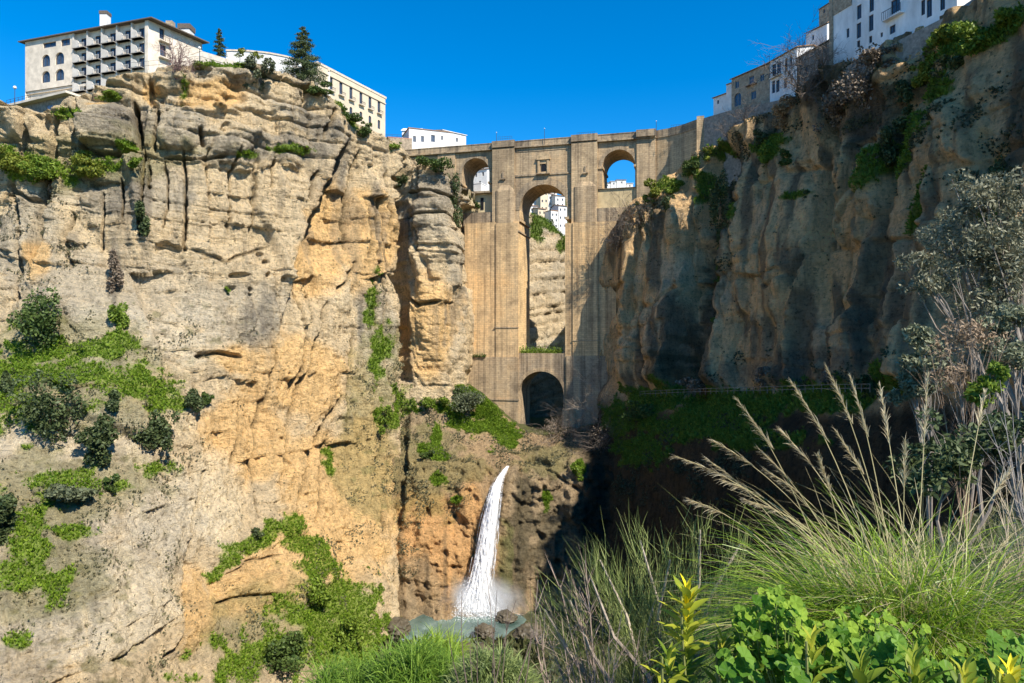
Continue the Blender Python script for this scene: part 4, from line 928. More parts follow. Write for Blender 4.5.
def house(name, label, x0, D0, x1, D1, ytop, zbase, depth, wins_px, mat, roof='hip', rmat=None, hr=1.6, group=None, cat='house', frame=None, xref=None, ov=.4, glass=None):
    f = Fac(px2(x0, D0), px2(x1, D1)); zt = f.z(xref if xref is not None else (x0+x1)/2, ytop)
    r = empty(name, (f.p0.x, f.p0.y, zbase)); tag(r, label, cat, group)
    win = []
    for w_ in wins_px:
        xa, xb, ya, yb = w_[:4]; win.append((max(.05, f.u(xa)), min(f.L-.05, f.u(xb)), f.z((xa+xb)/2, yb), min(zt-.1, f.z((xa+xb)/2, ya)))+tuple(w_[4:]))
    facade(r, f, zbase, zt, win, mat, frame=frame, glass=glass)
    ring = [f.pt(f.L, 0)[:2], f.pt(f.L, 0, -depth)[:2], f.pt(0, 0, -depth)[:2], f.pt(0, 0)[:2]]
    plain_walls(r, ring, zbase, zt, mat)
    if roof == 'hip': hip_roof(r, ring, zt, hr, ov, rmat or TILE)
    elif roof == 'flat': flat_roof(r, ring, zt, .15, .35, rmat or mat)
    elif roof == 'shed':
        m = MB(); a, b, c, d = f.pt(-ov, zt, ov), f.pt(f.L+ov, zt, ov), f.pt(f.L+ov, zt+hr, -depth*.55), f.pt(-ov, zt+hr, -depth*.55); e1, e2 = f.pt(f.L+ov, zt, -depth-ov), f.pt(-ov, zt, -depth-ov)
        A = loc(r, [a, b, c, d, e1, e2]); A2 = [(p[0], p[1], p[2]+.22) for p in A]
        m.poly([A[0], A[1], A2[1], A2[0]]); m.poly([A2[0], A2[1], A2[2], A2[3]]); m.poly([A2[3], A2[2], A2[4], A2[5]]); m.poly([A[1], A[2], A2[2], A2[1]]); m.poly([A[2], A[4], A2[4], A2[2]]); m.poly([A[0], A[3], A2[3], A2[0]]); m.poly([A[3], A[5], A2[5], A2[3]]); m.poly([A[0], A[1], A[2], A[3]]); m.poly([A[3], A[2], A[4], A[5]])
        m.build('roof', rmat or TILE, r)
        m = MB(); m.poly(loc(r, [f.pt(0, zt, 0), f.pt(0, zt+hr, -depth*.55), f.pt(0, zt, -depth)])); m.poly(loc(r, [f.pt(f.L, zt, 0), f.pt(f.L, zt+hr, -depth*.55), f.pt(f.L, zt, -depth)])); m.build('gable', mat, r)
    return r, f
# white houses behind the left end of the bridge
house('white_house', 'white house with low tiled hip roof above the left end of the bridge', 409, 262, 452, 268, 130.5, 60, 12, [(413,416,136,142), (421,424,136,142), (431,435,135,142), (441,443,136,140)], WHITE, 'hip', TILE, 1.8, ov=.3)
house('white_house', 'small white house with red tiled roof beside the cream building', 389, 256, 411, 258, 138.5, 60, 10, [(394,397,141,145), (403,406,141,145)], WHITE, 'shed', simple('red_tile', (.42, .2, .13)), 1.8)
house('white_house', 'white house with flat parapet and chimney stub, rightmost above the bridge end', 443, 275, 466, 282, 133, 60, 9, [(447,449,137,142), (456,458,138,142)], WHITE, 'shed', WHITE, 1.2)
r, f = house('white_house', 'plain white gable rising behind the tiled white house', 402, 285, 420, 285, 131, 60, 10, [], WHITE, 'shed', WHITE, 2.6)
# right side: houses along the cliff edge
r, f = house('white_house', 'small white house at the left end of the right cliff row', 713.5, 204, 727, 200, 96, 55, 9, [(717,719,100,104)], WHITE, 'shed', TILE, .8)
r, f = house('white_house', 'narrow tall white house front squeezed beside the stone house', 726.3, 198.5, 731.5, 197, 84.5, 55, 9, [], WHITE, 'flat', TILE)
r, f = house('stone_house', 'brown stone house with arched window and tiled eave on the right cliff', 731.5, 196, 769.5, 184.5, 79, 55, 9, [(734.2,741,93,106,'arch'), (735,739,81,88), (749,754,76,84), (760,764,74,81), (751,756,91,99)], STONEW, 'shed', TILE, 1.6, xref=733)
m = MB(); fbox(m, r, f, f.u(747), f.u(757), f.z(752, 85.5), f.z(752, 84.7), .01, .9); bl = m.build('balcony', TILE_D, r)
r, f = house('white_house', 'white house with dark balcony windows between stone house and bare trees', 769.8, 184, 797, 174.5, 62, 52, 9, [(772.5,776,64,76), (777,781,63,75), (772,775,81,93), (776,779.5,80,92), (785,787.5,58,72), (790,792,55,66), (784,787,78,88), (791,793,74,82)], WHITE_S, 'shed', TILE, 1.2, xref=771, frame=FRAME_D)
m = MB(); fbox(m, r, f, f.u(771.5), f.u(782), f.z(776, 77.5), f.z(776, 76.5), .01, .8); bl = m.build('balcony', PINKW, r)
m = MB(); fbox(m, r, f, f.u(771.5), f.u(782), f.z(776, 72.4), f.z(776, 72), .7, .78)
for q in range(7): uu = f.u(771.6)+q*(f.u(781.9)-f.u(771.6))/6; fbox(m, r, f, uu-.03, uu+.03, f.z(776, 76.5), f.z(776, 72.4), .71, .77)
m.build('railing', RAIL, bl)
r, f = house('stone_house', 'plain brown stone house behind the bare trees, left of the tall white house', 797.3, 173.5, 829.5, 163, 58, 52, 8, [(805,808,66,74), (818,821,58,66)], GSTONE, 'shed', TILE_D, 1.2, xref=799)
r, f = house('white_house', 'white gabled house half hidden behind the bare trees on the right', 806, 184, 827, 178, 29, 55, 8, [(812,814,35,40)], WHITE_S, 'shed', TILE, 2.4)
r, f = house('stone_tower', 'small brown stone tower standing behind the tall white house', 819, 186, 830.5, 182, 6.5, 60, 4, [(823,825,9,13)], STONEW, 'flat', TILE_D, cat='tower')
r, f = house('tall_white_house', 'tall weathered white house with dark windows high on the right cliff edge', 830.8, 157, 957, 127, -40, 55, 12,
    [(856.8,861.4,5,19), (869.3,873.9,-3,11.5), (856.6,861,23,38), (868.8,873.4,15,31), (846.5,849.2,28.5,37.5), (856.9,860,40.6,47), (869,872,36,43), (880.5,882.8,32.5,37), (889.6,895.4,25.4,33.5), (891,900,-1,12.5), (921,925,0,15), (926.5,932,-1,17), (940,945,-4,10), (862,872,54,62,'arch')], WHITE_S, 'flat', WHITE_S, frame=FRAME_D, cat='house')
za = f.z(895, 16.5); m = MB(); fbox(m, r, f, f.u(885.5), f.u(904.5), za-.25, za, .01, 1.1); bl = m.build('balcony', WHITE_S, r)
m = MB(); fbox(m, r, f, f.u(885.5), f.u(904.5), za+1.6, za+1.7, 1.0, 1.08)
for q in range(11): uu = f.u(885.6)+q*(f.u(904.4)-f.u(885.6))/10; fbox(m, r, f, uu-.03, uu+.03, za, za+1.6, 1.01, 1.07)
m.build('railing', RAIL, bl)
m = MB(); fbox(m, r, f, -.25, .8, 45, f.z(831, -40), -3, .3); m.build('corner_pier', STONEW, r)
m = MB(); fbox(m, r, f, .81, f.u(852), f.z(840, 12), f.z(840, -38), .02, .16); m.build('bare_masonry', STONEW, r)
m = MB(); fbox(m, r, f, f.u(846), f.u(957), 38, f.z(860, 63), .02, 1.4); m.build('foundation_wall', GSTONE, r)
# retaining wall from the bridge to the houses
f1, f2_ = Fac(px2(704, 201), px2(735, 192)), Fac(px2(735, 192), px2(800, 171)); RW = empty('retaining_wall', (f1.p0.x, f1.p0.y, 50)); tag(RW, 'old grey stone retaining wall climbing from the bridge to the right cliff houses', 'wall')
m = MB()
for f_, ya, yb in ((f1, 118, 109), (f2_, 109, 96)):
    za, zb_ = f_.z(704 if f_ is f1 else 735, ya), f_.z(735 if f_ is f1 else 800, yb)
    A = loc(RW, [f_.pt(0, 44), f_.pt(f_.L, 44), f_.pt(f_.L, zb_), f_.pt(0, za)]); B = loc(RW, [f_.pt(0, 44, -2), f_.pt(f_.L, 44, -2), f_.pt(f_.L, zb_, -2), f_.pt(0, za, -2)])
    m.poly(A); m.poly(B[::-1]); m.poly([A[3], A[2], B[2], B[3]]); m.poly([A[0], A[3], B[3], B[0]]); m.poly([A[1], A[2], B[2], B[1]])
m.build('wall', GSTONE, RW)
# houses of the town seen through the arches
G_T = 'white town houses seen through the bridge arches'
tw = [('tall white house with tiled roof, lowest left in the main arch', 530, 305, 537.5, 206, 231, WHITE), ('cream house with five small windows low in the main arch', 538, 302, 546, 209, 234, CREAMW), ('white house with dark door right of the cream one in the main arch', 551, 300, 558, 211, 232, WHITE), ('white house nearest the right pier low in the main arch', 558.5, 303, 567, 206, 234, WHITE),
      ('upper white house against the left side of the main arch', 531.5, 335, 540, 193, 214, WHITE), ('tall ochre-edged white house in the upper middle of the main arch', 540.5, 332, 548, 190, 216, CREAMW), ('white house with flat parapet in the upper middle of the main arch', 548.3, 336, 555, 194, 216, WHITE), ('upper white house against the right side of the main arch', 555.4, 333, 565, 196, 216, WHITE),
      ('highest white house just under the crown of the main arch', 538, 372, 546, 187, 203, WHITE), ('white house beside the highest one under the main arch crown', 547, 368, 557, 189, 203, WHITE)]
for i, (lb, xa, D_, xb, yt, yb, mt) in enumerate(tw):
    wl = []; nc = 2
    for c in range(nc):
        xc = xa+(xb-xa)*(c+.5)/nc
        for rr in range(3):
            yw = yt+2.5+rr*(yb-yt-4)/3; wl.append((xc-.65, xc+.65, yw, yw+2.4))
    house('town_house', lb, xa, D_, xb, D_+2, yt, (CY-yb)/F*D_-5, 6, wl, mt, 'flat' if i % 3 == 2 else 'shed', TILE, .9, G_T, frame=FRAME_D)
house('town_house', 'white house with dark windows seen through the left arch', 473, 275, 487, 272, 170, 48, 8, [(475,477,173,177), (482,484,172,176), (479,481,181,185)], WHITE, 'shed', TILE, 1.4, G_T)
house('town_house', 'taller white house behind, at the crown of the left arch', 479, 292, 492, 289, 163, 48, 8, [(482,484,166,170)], WHITE, 'flat', WHITE, 1, G_T)
house('town_house', 'low white terrace wall house at the foot of the left arch view', 468, 262, 481, 260, 184, 46, 6, [(471,473,186.5,189)], WHITE, 'flat', WHITE, 1, G_T)
for i, (lb, xa, xb, yt) in enumerate((('tiny white house, leftmost on the skyline in the right arch', 604, 610.5, 183), ('tiny white house with peaked roof second on the right arch skyline', 611, 616.5, 181.5), ('widest tiny white house in the middle of the right arch skyline', 617, 626, 180), ('tiny white house, rightmost on the skyline in the right arch', 626.5, 633, 183.5))):
    house('town_house', lb, xa, 430+i, xb, 430+i, yt, 92, 8, [((xa+xb)/2-.7, (xa+xb)/2+.7, yt+1.5, yt+3.2)], WHITE, 'shed', WHITE if i % 2 else TILE, .9, G_T)

# street lamps
def lamp(label, x, ybase, ytop, D, ball=.3, arm=False, group=None):
    z0, z1 = (CY-ybase)/F*D, (CY-ytop)/F*D; p = px2(x, D); r = empty('street_lamp', (p[0], p[1], z0)); tag(r, label, 'street lamp', group)
    m = MB(); m.tube([(0, 0, -1.5), (0, 0, (z1-z0)*.6), (0, 0, z1-z0-ball)], [.09, .07, .06], 6); m.build('pole', RAIL, r)
    m = MB(); n = 6
    for j in range(n):
        for i in range(10):
            a0, a1, b0, b1 = math.pi*j/n, math.pi*(j+1)/n, 2*math.pi*i/10, 2*math.pi*(i+1)/10
            q = lambda a, b: (ball*math.sin(a)*math.cos(b), ball*math.sin(a)*math.sin(b), z1-z0-ball*math.cos(a))
            m.poly([q(a0, b0), q(a0, b1), q(a1, b1), q(a1, b0)])
    m.build('globe', WHITE, r, True)
lamp('street lamp with white globe at the left end of the hotel terrace', 14.8, 103, 87.5, 172, .42)
lamp('street lamp with white globe right of the hotel', 199.5, 62, 48, 180, .38)
lamp('street lamp with white globe in front of the large conifer', 300, 74, 66, 186, .45)
lamp('thin lamp post on the bridge parapet above the main arch', 544.5, 139.5, 128.5, 221, .16)
lamp('thin lamp post on the bridge parapet over the right pilaster', 656.3, 131.5, 121, 211, .16)
lamp('thin lamp post on the bridge above the left arch', 496.5, 141.5, 132.5, 226, .16)
# iron grilles of the bridge balconies
for lb, xa, xb, yb_, D_ in (('curved iron railing of the viewing balcony on the middle of the bridge', 577, 595, 137, 218), ('iron railing of the viewing balcony near the right end of the bridge', 671, 690, 129.5, 207.5), ('low iron railing on the bridge over the left pilaster', 498, 512, 141, 226)):
    a, b = px2(xa, D_), px2(xb, D_-(xb-xa)*.08); o = empty('balcony_railing', (a[0], a[1], (CY-yb_)/F*D_)); tag(o, lb, 'railing')
    railing('bars', [a, b], lambda p: (CY-yb_)/F*D_, 1.3, RAIL, o, o, .7, .04)
# walkway railing along the foot of the right cliff
pts = [px2(x, D_) for x, D_ in ((640,190), (690,171), (740,151), (790,135.5), (830,124), (870,113))]
o = empty('walkway_railing', (pts[0][0], pts[0][1], -14)); tag(o, 'thin walkway railing along the grassy foot of the shaded right cliff', 'railing')
railing('bars', pts, lambda p: np.interp(p[1], [113, 124, 135.5, 151, 171, 190], [(CY-390)/F*113, (CY-390)/F*124, (CY-391)/F*135.5, (CY-392)/F*151, (CY-393)/F*171, (CY-395)/F*190])-.4, 1.4, simple('weathered_wood', (.22, .2, .17)), o, o, 2.2, .06)
# ------------------------------------------------------------------ water
def water_mat():
    m, t, b = new_mat('pool_water')
    n = noise(t, .8, 4, .6, stretch=(1, 1, 1)); c = ramp(t, noise(t, .12, 4, .6), [(.35, (.05, .085, .07)), (.55, (.12, .18, .155)), (.75, (.36, .43, .40))])
    t.links.new(c, b.inputs['Base Color']); b.inputs['Roughness'].default_value = .18; b.inputs['Specular IOR Level'].default_value = .5
    bump(t, b, n, .5, .25); return m
ZP = -69.6
m = MB(); pts = []
for i in range(40):
    a = 2*math.pi*i/40; r = 1+.13*math.sin(3*a+1)+.07*math.sin(7*a)
    pts.append((-14+15*r*math.cos(a), 168+14*r*math.sin(a), ZP))
m.poly(pts); tag(m.build('pool', water_mat()), kind='structure')
def foam_mat(name, lo, hi, thr0, thr1, sc=(3.2, 3.2, .16), alpha=True):
    m, t, b = new_mat(name)
    n = noise(t, 1.0, 6, .7, stretch=sc)
    t.links.new(ramp(t, n, [(.35, lo), (.62, hi)]), b.inputs['Base Color']); b.inputs['Roughness'].default_value = .6; b.inputs['Specular IOR Level'].default_value = .3
    if alpha: t.links.new(ramp(t, n, [(thr0, (0, 0, 0)), (thr1, (1, 1, 1))]), b.inputs['Alpha'])
    bump(t, b, n, .15, .1); return m
def B_point(x, y, off=0.0):
    return near(T_B, x, y, off)
def near(T, x, y, off=0.0):
    k = np.argmin((T.X-x)**2+(T.Y-y)**2); i, j = np.unravel_index(k, T.X.shape)
    p = T.V[i, j]; n = T.n[i, j]; d = -p/np.linalg.norm(p)
    return Vector(p)+Vector(d)*off, Vector(n), (i, j)
# the fall leaves the lip and drops in front of the rock
prof = [(508, 466, 1.4), (505, 470, 2.0), (500.5, 477, 3.0), (496.5, 487, 4.4), (493.5, 500, 5.6), (491, 515, 6.4), (488.5, 532, 7.2), (485.5, 550, 7.9), (482.5, 568, 8.4), (480, 584, 9.6), (478, 600, 11.5), (477, 611, 13)]
D0 = near(T_B, 508, 466)[0].y-.4; D1 = min(near(T_B, x, 585)[0].y for x in (476, 482, 490))-1.6
wf = empty('waterfall', P(508, 466, D0)); tag(wf, 'white waterfall dropping over the rock ledge below the bridge into the pool', 'waterfall')
ys = np.linspace(466, 612, 80)
xc_ = np.interp(ys, [p[1] for p in prof], [p[0] for p in prof]); hw_ = np.interp(ys, [p[1] for p in prof], [p[2] for p in prof])
Dc_ = np.interp(ys, [466, 500, 612], [D0, D0*.35+D1*.65, D1])
def strands(name, n, wlo, whi, spread, mat, seed, y0=0, flare=0.0, off=(0, .9)):
    """falling strands: narrow ribbons side by side, each with its own wander"""
    r2 = np.random.default_rng(seed); V, Q = [], []
    for k in range(n):
        s_ = np.clip(r2.normal(0, .5), -1.15, 1.15)*spread; w_ = r2.uniform(wlo, whi); dd = r2.uniform(*off); st0 = int(r2.integers(0, max(1, y0+1))); en = 80 if r2.uniform() < .75 else int(r2.integers(45, 80)); ph = r2.uniform(0, 9); b0 = len(V)
        for i in range(st0, en):
            t = i/79; x = xc_[i]+hw_[i]*(s_+.05*math.sin(i*.25+ph)+flare*s_*max(0, t-.82)*4); wd = w_*(.35+.65*min(1, t*3))*(1-.5*abs(s_))
            c = Vector(P(x, ys[i], Dc_[i]-dd-.9*math.sqrt(max(0, 1-min(1, s_*s_)))))-wf.location; V += [(c.x-wd, c.y, c.z), (c.x+wd, c.y-.1, c.z)]
        for i in range(en-st0-1): a_ = b0+i*2; Q.append((a_, a_+2, a_+3, a_+1))
    return mesh_np(name, V, Q, mat, wf, True)
V, Q = [], []
for i in range(80):
    for j in range(9):
        s_ = j/4-1; V.append(Vector(P(xc_[i]+hw_[i]*s_*.78, ys[i], Dc_[i]-.25-.5*math.sqrt(max(0, 1-s_*s_))))-wf.location)
for i in range(79):
    for j in range(8): a_ = i*9+j; Q.append((a_, a_+9, a_+10, a_+1))
mesh_np('water_sheet', [tuple(v) for v in V], Q, simple('water_veil', (.86, .89, .91), .6, .06, .9, 0, .3, (2.5, 2.5, .1)), wf, True)
tag(strands('falling_water', 60, .22, .55, .72, foam_mat('falling_water', (.84, .88, .91), (.95, .96, .97), .22, .44, (2.6, 2.6, .09)), 3, 2), kind='stuff')
tag(strands('falling_spray', 150, .06, .22, 1.0, foam_mat('falling_spray', (.85, .88, .9), (.97, .97, .97), .42, .56, (3, 3, .12)), 4, 40, .5, (.6, 1.8)), kind='stuff')
tag(strands('splash_spray', 190, .08, .30, 1.25, foam_mat('splash_spray', (.88, .9, .92), (.97, .97, .97), .44, .60, (2, 2, .25)), 8, 70, 1.1, (.6, 3.5)), kind='stuff')
# splash: thousands of small droplets and foam on the pool at the foot
rs = np.random.default_rng(12); n = 16000
base = Vector(P(480, 612, D1)); base.z = ZP
r = np.abs(rs.normal(0, 1, n)); th = rs.uniform(0, 2*math.pi, n)
px_ = base.x+r*np.cos(th)*4.8-1.2; py_ = base.y+r*np.sin(th)*2.4-1.5; hz = ZP+np.abs(rs.normal(0, 1, n))*3.4*np.exp(-(r/1.3)**2)+.05
sz = rs.uniform(.03, .15, n)*np.exp(-(r/3.0)**2)
d1 = rs.normal(0, 1, (n, 3)); d1 /= np.linalg.norm(d1, axis=1, keepdims=True); d2 = np.cross(d1, rs.normal(0, 1, (n, 3))); d2 /= np.linalg.norm(d2, axis=1, keepdims=True)
C = np.stack([px_, py_, hz], -1)-np.array(wf.location)
V = np.stack([C-d1*sz[:, None], C-d2*sz[:, None], C+d1*sz[:, None], C+d2*sz[:, None]], 1).reshape(-1, 3)
o = mesh_np('splash', V, np.arange(4*n).reshape(n, 4), simple('white_foam', (.93, .94, .95), .7, .03), wf); tag(o, kind='stuff')
def mist(name, c, s_, dens):
    m = bpy.data.materials.new(name); m.use_nodes = True; t = m.node_tree; t.nodes.clear()
    out = t.nodes.new('ShaderNodeOutputMaterial'); v = t.nodes.new('ShaderNodeVolumePrincipled'); v.inputs['Color'].default_value = (.95, .97, 1, 1)
    tc = t.nodes.new('ShaderNodeTexCoord'); ln = t.nodes.new('ShaderNodeVectorMath'); ln.operation = 'LENGTH'; t.links.new(tc.outputs['Object'], ln.inputs[0])
    f = math_n(t, 'MULTIPLY', math_n(t, 'POWER', math_n(t, 'MAXIMUM', math_n(t, 'SUBTRACT', 1.0, ln.outputs['Value']), 0.0), 2.0), dens)
    f = math_n(t, 'MULTIPLY', f, math_n(t, 'MULTIPLY', noise(t, .35, 3, .6), 1.8))
    t.links.new(f, v.inputs['Density']); t.links.new(v.outputs[0], out.inputs['Volume'])
    bm = bmesh.new(); bmesh.ops.create_icosphere(bm, subdivisions=3, radius=1); me = bpy.data.meshes.new(name); bm.to_mesh(me); bm.free()
    o = bpy.data.objects.new('mist', me); COL.objects.link(o); me.materials.append(m); o.location = c; o.scale = s_; return o
tag(mist('splash_mist', (base.x, base.y+.5, ZP+1.0), (14, 6.5, 9), 2.2), 'drifting white mist at the foot of the waterfall', 'mist', kind='stuff')

# wet boulders and a low bank round the pool
def boulder(label, x, y, D, r, seed, mat):
    r2 = np.random.default_rng(seed); bm = bmesh.new(); bmesh.ops.create_icosphere(bm, subdivisions=5, radius=1)
    co = np.array([v.co[:] for v in bm.verts]); k = 1+.5*fbm(co[:, 0]*1.3+seed, co[:, 1]*1.3, co[:, 2]*1.3, 5, seed, .65)-.35*np.abs(fbm(co[:, 0]*2.1+seed, co[:, 1]*2.1, co[:, 2]*2.1, 3, seed+9))
    for v, q in zip(bm.verts, k): v.co = v.co*float(q)*r; v.co.z *= .62
    me = bpy.data.meshes.new('boulder'); bm.to_mesh(me); bm.free()
    for p in me.polygons: p.use_smooth = True
    o = bpy.data.objects.new('boulder', me); COL.objects.link(o); me.materials.append(mat); q = P(x, y, D); o.location = (q[0], q[1], max(q[2], ZP)); tag(o, label, 'boulder', 'boulders round the pool')
WET = simple('wet_rock', (.085, .07, .045), .55, .5, .8, .12, .4)
for i, (lb, x, y, D, r) in enumerate((('small brown boulder in the pool in front of the splash', 484, 632, 161, 2.6), ('dark boulder at the shadowed right side of the pool', 506, 618, 171, 2.6), ('flat dark boulder in shade at the far right of the pool', 528, 640, 162, 3.6), ('brown boulder on the left shore of the pool', 396, 630, 164, 4.0), ('long flat boulder on the near shore of the pool', 470, 660, 148, 5.5))):
    boulder(lb, x, y, D, r, 40+i, WET)
# ------------------------------------------------------------------ plants on the cliffs
def quads(C, A, B):
    """n leaves: centre C, half axes A and B"""
    V = np.stack([C-A, C+B*.9, C+A, C-B*.9], 1).reshape(-1, 3); n = len(C)
    return V, np.arange(4*n).reshape(n, 4)
def runit(rs, n):
    d = rs.normal(0, 1, (n, 3)); return d/np.linalg.norm(d, axis=1, keepdims=True)
def crown_pts(rs, n, rx, ry, rz, clumps, cr=.38, hollow=.55):
    """leaf positions gathered in clumps through an uneven crown"""
    cc = runit(rs, clumps)*(rs.uniform(.25, 1.0, (clumps, 1))); cs = rs.uniform(.4, 1.35, clumps)*cr; cc[:, 0] += .15*rs.normal(); cc[:, 0] += cc[:, 2]*rs.normal(0, .22)
    k = rs.choice(clumps, n, p=cs**2/np.sum(cs**2))
    off = runit(rs, n)*(rs.uniform(.25, 1, (n, 1))**.5)*cs[k][:, None]
    return (cc[k]+off)*np.array([rx, ry, rz])
def leaf_mesh(name, rs, C, size, mat, parent, asp=.55, up=0.0):
    n = len(C); a = runit(rs, n); a[:, 2] += up; a /= np.linalg.norm(a, axis=1, keepdims=True)
    b = np.cross(a, runit(rs, n)); b /= np.linalg.norm(b, axis=1, keepdims=True)+1e-9
    s_ = size*rs.uniform(.6, 1.35, (n, 1)); V, Q = quads(C, a*s_, b*s_*asp)
    return mesh_np(name, V, Q, mat, parent)
def twigs(mb, rs, base, dirs, L, r, depth=2, n=4, spread=.6, bend=.25):
    for d in dirs:
        d = Vector(d).normalized(); p = Vector(base); pts = [p.copy()]; seg = 4
        for i in range(seg):
            d = (d+Vector(rs.normal(0, bend, 3))).normalized(); p = p+d*L/seg; pts.append(p.copy())
        mb.tube(pts, [r*(1-.7*i/seg) for i in range(seg+1)], 3)
        if depth > 0:
            for q in range(n):
                k = rs.integers(1, seg+1); nd = (d+Vector(rs.normal(0, spread, 3))).normalized()
                twigs(mb, rs, pts[k], [nd], L*rs.uniform(.45, .7), r*.55, depth-1, n, spread, bend)
BARK = simple('bark', (.11, .085, .06), .9, .4, 3.0, .03)
BARK_G = simple('grey_bark', (.26, .22, .18), .9, .3, 3.0, .02)
L_DK = leafy('dark_evergreen_leaf', (.025, .045, .015), (.12, .15, .055), .18)
L_MD = leafy('mid_green_leaf', (.03, .06, .012), (.12, .17, .04), .2)
L_GR = leafy('grey_green_leaf', (.05, .065, .035), (.17, .19, .10), .15)
L_BR = leafy('bright_green_leaf', (.07, .13, .012), (.24, .32, .04), .3)
L_YL = leafy('yellow_green_leaf', (.10, .14, .015), (.30, .32, .05), .3)
L_DRY = leafy('dry_leaf', (.11, .085, .06), (.30, .23, .16), .1)
L_TAN = leafy('tan_dry_leaf', (.25, .16, .08), (.48, .33, .18), .15)
T_BR = simple('bare_twig', (.15, .12, .095), .9, .3, 1.0)
T_PALE = simple('pale_twig', (.34, .27, .2), .9, .3, 1.0)
def shrub(T, x, y, rx, ry, mat, label, name='shrub', cat='shrub', group=None, n=None, leaf=.34, seed=0, off=.55, sag=0.0, trunk=True):
    p, nn, _ = near(T, x, y+ry*.55)
    Dd = p.y; rxm, rzm = rx*Dd/F, ry*Dd/F; rym = (rxm+rzm)*.42
    d = -Vector((p.x, p.y, 0)).normalized()
    root = empty(name, p+d*.1); tag(root, label, cat, group)
    rs = np.random.default_rng(1000+seed+int(x*7+y*13))
    c = np.array(P(x, y, Dd))+np.array(d)*rym*off-np.array(root.location)
    n = n or int(min(2600, 260+70*rx*ry/9*(1/ (leaf/.34))**1.5))
    C = crown_pts(rs, n, rxm, rym, rzm, max(6, int(6+rx*ry/45)))+c
    leaf_mesh('crown', rs, C, leaf, mat, root, .6)
    if trunk:
        m = MB(); top = Vector(c)
        m.tube([(0, 0, -.3), top*.5+Vector(rs.normal(0, .15, 3)), top], [.16, .11, .05], 5)
        for q in range(5):
            e = Vector(C[rs.integers(0, n)]); s0 = top*rs.uniform(.3, .8); m.tube([s0, (s0+e)*.5+Vector(rs.normal(0, .2, 3)), e], [.07, .05, .02], 4)
        m.build('trunk', BARK, root)
    return root
def bare(T, x, y, rx, ry, mat, label, name='bare_shrub', cat='bare shrub', group=None, n=9, r=.07, depth=2, up=.7, leafm=None, nl=0, seed=0, out=.5):
    p, nn, _ = near(T, x, y+ry*.8); Dd = p.y; rm = max(rx, ry)*Dd/F
    d = -Vector((p.x, p.y, 0)).normalized(); root = empty(name, p); tag(root, label, cat, group)
    rs = np.random.default_rng(2000+seed+int(x*5+y*11)); dirs = []
    for q in range(n):
        v = Vector(rs.normal(0, .55, 3)); v.x *= rx/max(ry, 4); v += Vector((0, 0, up))+d*out; dirs.append(v)
    m = MB(); twigs(m, rs, (0, 0, 0), dirs, rm*1.15, r, depth, 5, .55, .22); m.build('branches', mat, root)
    if leafm:
        C = crown_pts(rs, nl, rx*Dd/F, rm*.7, ry*Dd/F, 12)+np.array(P(x, y, Dd))-np.array(p)+np.array(d)*rm*.3; leaf_mesh('dry_leaves', rs, C, .22, leafm, root, .5)
    return root
# grass and low scrub: uncountable, one object for each cliff
def tufts(T, mask, n, mat, size, name, label, seed, per=4, h=.9, thin=.28, lift=.15):
    rs = np.random.default_rng(seed)
    wgt = np.clip(mask, 0, 1).ravel().copy()
    g = np.gradient(T.V, axis=0); area = np.linalg.norm(np.cross(g, np.gradient(T.V, axis=1)), axis=-1).ravel(); wgt *= np.clip(area, 0, np.percentile(area, 97))
    k = rs.choice(len(wgt), n, p=wgt/wgt.sum()); base = T.V.reshape(-1, 3)[k]+rs.normal(0, .12, (n, 3))
    nr = T.n.reshape(-1, 3)[k]; base = base+nr*lift
    C = np.repeat(base, per, 0); N_ = np.repeat(nr, per, 0); m_ = n*per
    a = runit(rs, m_)*.75+N_*.5+np.array([0, 0, .6]); a /= np.linalg.norm(a, axis=1, keepdims=True)
    b = np.cross(a, runit(rs, m_)); b /= np.linalg.norm(b, axis=1, keepdims=True)+1e-9
    s_ = size*rs.uniform(.5, 1.3, (n, 1)).repeat(per, 0)
    V, Q = quads(C+a*s_*h*.6, a*s_*h, b*s_*thin); o = mesh_np(name, V, Q, mat)
    tag(o, label, 'grass' if 'grass' in name else 'scrub', kind='stuff'); return o
L_GRASS = leafy('meadow_grass', (.07, .15, .010), (.27, .38, .035), .3)
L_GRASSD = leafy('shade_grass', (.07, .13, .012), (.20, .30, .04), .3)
L_SCRUB = leafy('dry_scrub', (.10, .10, .045), (.27, .25, .15), .15)
tufts(T_A, T_A.grass, 26000, L_GRASS, .36, 'grass', 'short green grass on ledges and slopes of the sunlit cliff', 31)
tufts(T_B, T_B.grass, 15000, L_GRASS, .34, 'grass', 'green grass on the slope under the bridge', 32)
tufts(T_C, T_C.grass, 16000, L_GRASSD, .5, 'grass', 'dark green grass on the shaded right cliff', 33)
tufts(T_G, T_G.grass, 1500, L_GRASSD, .5, 'grass', 'green growth on the gorge wall behind the bridge', 34)
nz = fbm(T_A.V[..., 0]*.25, T_A.V[..., 1]*.25, T_A.V[..., 2]*.25, 3, 901)
mk = sstep(.0, .5, nz)*np.maximum(blobs(T_A.X, T_A.Y, [(60,450,170,110,0),(60,580,150,110,0),(50,670,140,60,0),(380,430,40,120,0),(120,340,170,30,0),(385,330,20,70,0),(330,600,60,80,0),(270,640,90,60,0),(40,240,60,60,0),(60,170,120,30,0),(365,540,30,60,0)], 0*nz), .05*sstep(90, 140, T_A.Y))
tufts(T_A, mk, 9000, L_SCRUB, .28, 'low_scrub', 'sparse dry scrub dotted over the sunlit cliff', 35, per=5, h=.7, thin=.45)
nz = fbm(T_B.V[..., 0]*.25, T_B.V[..., 1]*.25, T_B.V[..., 2]*.25, 3, 902)
